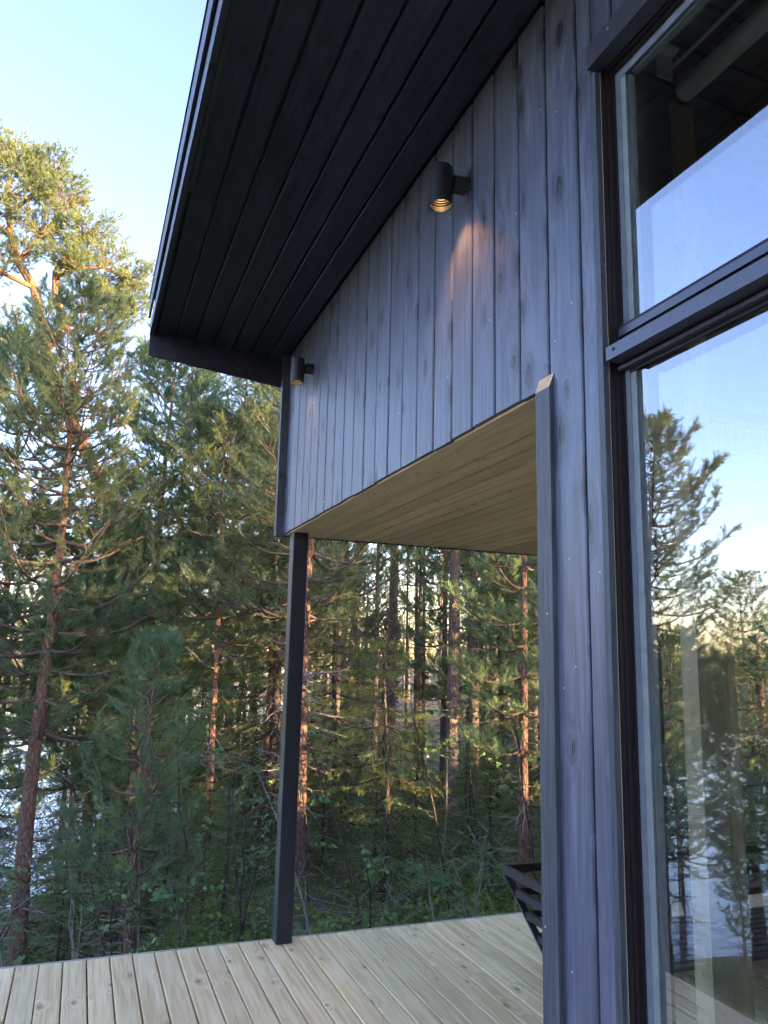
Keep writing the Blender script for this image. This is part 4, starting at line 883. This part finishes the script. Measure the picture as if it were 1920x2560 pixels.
# leafy saplings round the deck
saps = [((1.07, 12.0), 4.7, 'rowan', 90, 'leafy rowan sapling between the old trunk and the thin red-barked pine'),
        ((4.35, 9.0), 2.9, 'birch', 240, 'light green birch sapling in front of the stout grey trunk'),
        ((2.45, 8.2), 2.1, 'rowan', 60, 'rowan sapling just right of the black post foot'),
        ((3.4, 7.2), 1.5, 'rowan', 55, 'low rowan bush behind the far deck edge left of the sofa'),
        ((1.85, 8.9), 2.0, 'birch', 150, 'broad-leaved sapling just left of the black post foot'),
        ((5.1, 8.2), 3.1, 'birch', 260, 'light green birch sapling against the opening batten'),
        ((-0.2, 9.0), 1.9, 'rowan', 60, 'small rowan by the slim pine at the left deck edge'),
        ((3.25, 9.0), 2.6, 'birch', 180, 'pale birch sapling between black post and low spruce'),
        ((0.55, 8.3), 1.5, 'birch', 120, 'low leafy bush under the lush young pine'),
        ((4.1, 7.9), 1.6, 'rowan', 60, 'rowan bush close to the back rail of the sofa'),
        ((2.75, 7.4), 1.3, 'birch', 130, 'low pale bush behind the middle of the deck edge'),
        ((1.5, 10.2), 2.6, 'birch', 220, 'leafy sapling rising between the lush young pine and the post'),
        ((3.0, 10.4), 3.0, 'birch', 260, 'tall pale sapling behind the rowan at the post foot'),
        ((4.9, 10.4), 2.6, 'rowan', 90, 'rowan sapling in front of the pale grey trunks'),
        ((5.9, 11.2), 2.8, 'birch', 240, 'pale sapling at the right end of the opening behind the dark green pine'),
        ((-0.9, 10.6), 2.2, 'birch', 200, 'leafy sapling at the foot of the leftmost red trunk'),
        ((0.3, 11.6), 2.4, 'rowan', 90, 'rowan sapling between leftmost red trunk and lush young pine'),
        ((4.6, 7.0), 1.2, 'birch', 160, 'low light green bush right behind the sofa back'),
        ((2.1, 6.6), 1.1, 'rowan', 50, 'little rowan peeping over the deck edge right of the post'),
        ((1.0, 6.9), 1.2, 'birch', 140, 'low leafy bush at the deck edge left of the post')]
for i, ((x, y), H_, kd_, nl_, lab) in enumerate(saps):
    st, V, q, TN = sapling_data(200 + i, H_, nl_, kd_, 0.55 if kd_ == 'birch' else 0.35)
    t = empty('sapling', (x, y, gz_(x, y)), lab, 'sapling', 'leafy saplings round the deck')
    mobj('stem', st.mesh('stem', M['deadwood'] if kd_ == 'rowan' else M['bark_spruce']), t)
    mobj('leaves', np_mesh('leaves', V, quads=q, material=M['leaves'], tint=TN), t)

scatter(12, 14, 33, 10.5, 17, ['spruce'], 'one of the knee-high spruces filling the ground beyond the terrace', 'knee-high spruces beyond the terrace', 0.9, 'spruce_tree', 0.3, 0.45, M['needles_spruce'], True)
scatter(9, 0, 12, 9.5, 16, ['spruce'], 'one of the knee-high spruces at the left deck edge', 'knee-high spruces at the left deck edge', 0.9, 'spruce_tree', 0.3, 0.5, M['needles_spruce'], True)
# berry scrub and moss tufts on the forest floor
rg = np.random.default_rng(77); K = 9000
near_ = rg.random(K) < 0.55
cx = np.where(near_, rg.uniform(-4, 9, K), rg.uniform(-12, 13, K)); cy = np.where(near_, rg.uniform(5.2, 11, K), rg.uniform(-4, 20, K))
keep = (np.sin(cx * 1.3 + 0.7 * cy) + np.cos(cy * 1.1 - 0.6 * cx) + rg.normal(0, 0.6, K) > -0.9) & ~((cx > -1.0) & (cx < 7.6) & (cy < 5.25))
cx, cy = cx[keep], cy[keep]; nL = 14; K = len(cx); tall_ = np.repeat(np.clip(rg.normal(0.16, 0.12, K), 0.05, 0.5), nL)
bx = np.repeat(cx, nL) + rg.normal(0, 0.13, K * nL); by = np.repeat(cy, nL) + rg.normal(0, 0.13, K * nL); bz = g_height(bx, by) + rg.random(K * nL) * tall_
d = unit(np.stack([rg.normal(size=K * nL), rg.normal(size=K * nL), rg.uniform(-0.1, 0.9, K * nL)], -1)); sdv = unit(np.cross(d, rg.normal(size=(K * nL, 3))))
ln = rg.uniform(0.035, 0.085, K * nL)[:, None]; B = np.stack([bx, by, bz], -1)
V = np.stack([B, B + d * ln * 0.5 + sdv * ln * 0.32, B + d * ln, B + d * ln * 0.5 - sdv * ln * 0.32], 1).reshape(-1, 3)
us = mobj('undergrowth', np_mesh('undergrowth', V, quads=np.arange(len(V)).reshape(-1, 4), material=M['cover'], tint=np.clip(np.repeat(np.repeat(rg.normal(0.5, 0.2, K), nL), 4), 0, 1)))
# fallen twigs and stalks lying in the scrub
tw = Tubes()
for i in range(420):
    x, y = rg.uniform(-3.5, 8.5), rg.uniform(5.3, 12); z = float(g_height(x, y)) + 0.03; a = rg.uniform(0, 6.28); l = rg.uniform(0.25, 1.1); e = np.array([math.cos(a), math.sin(a), rg.uniform(0.0, 0.9)]) * l
    p0 = np.array([x, y, z]); tw.add([p0, p0 + e * 0.5 + rg.normal(0, 0.04, 3), p0 + e], [0.007, 0.005, 0.0025], 4)
mobj('fallen_twigs', tw.mesh('fallen_twigs', M['deadwood']), us)['kind'] = 'stuff'
tag(us, 'low green berry scrub on the forest floor', kind='stuff')
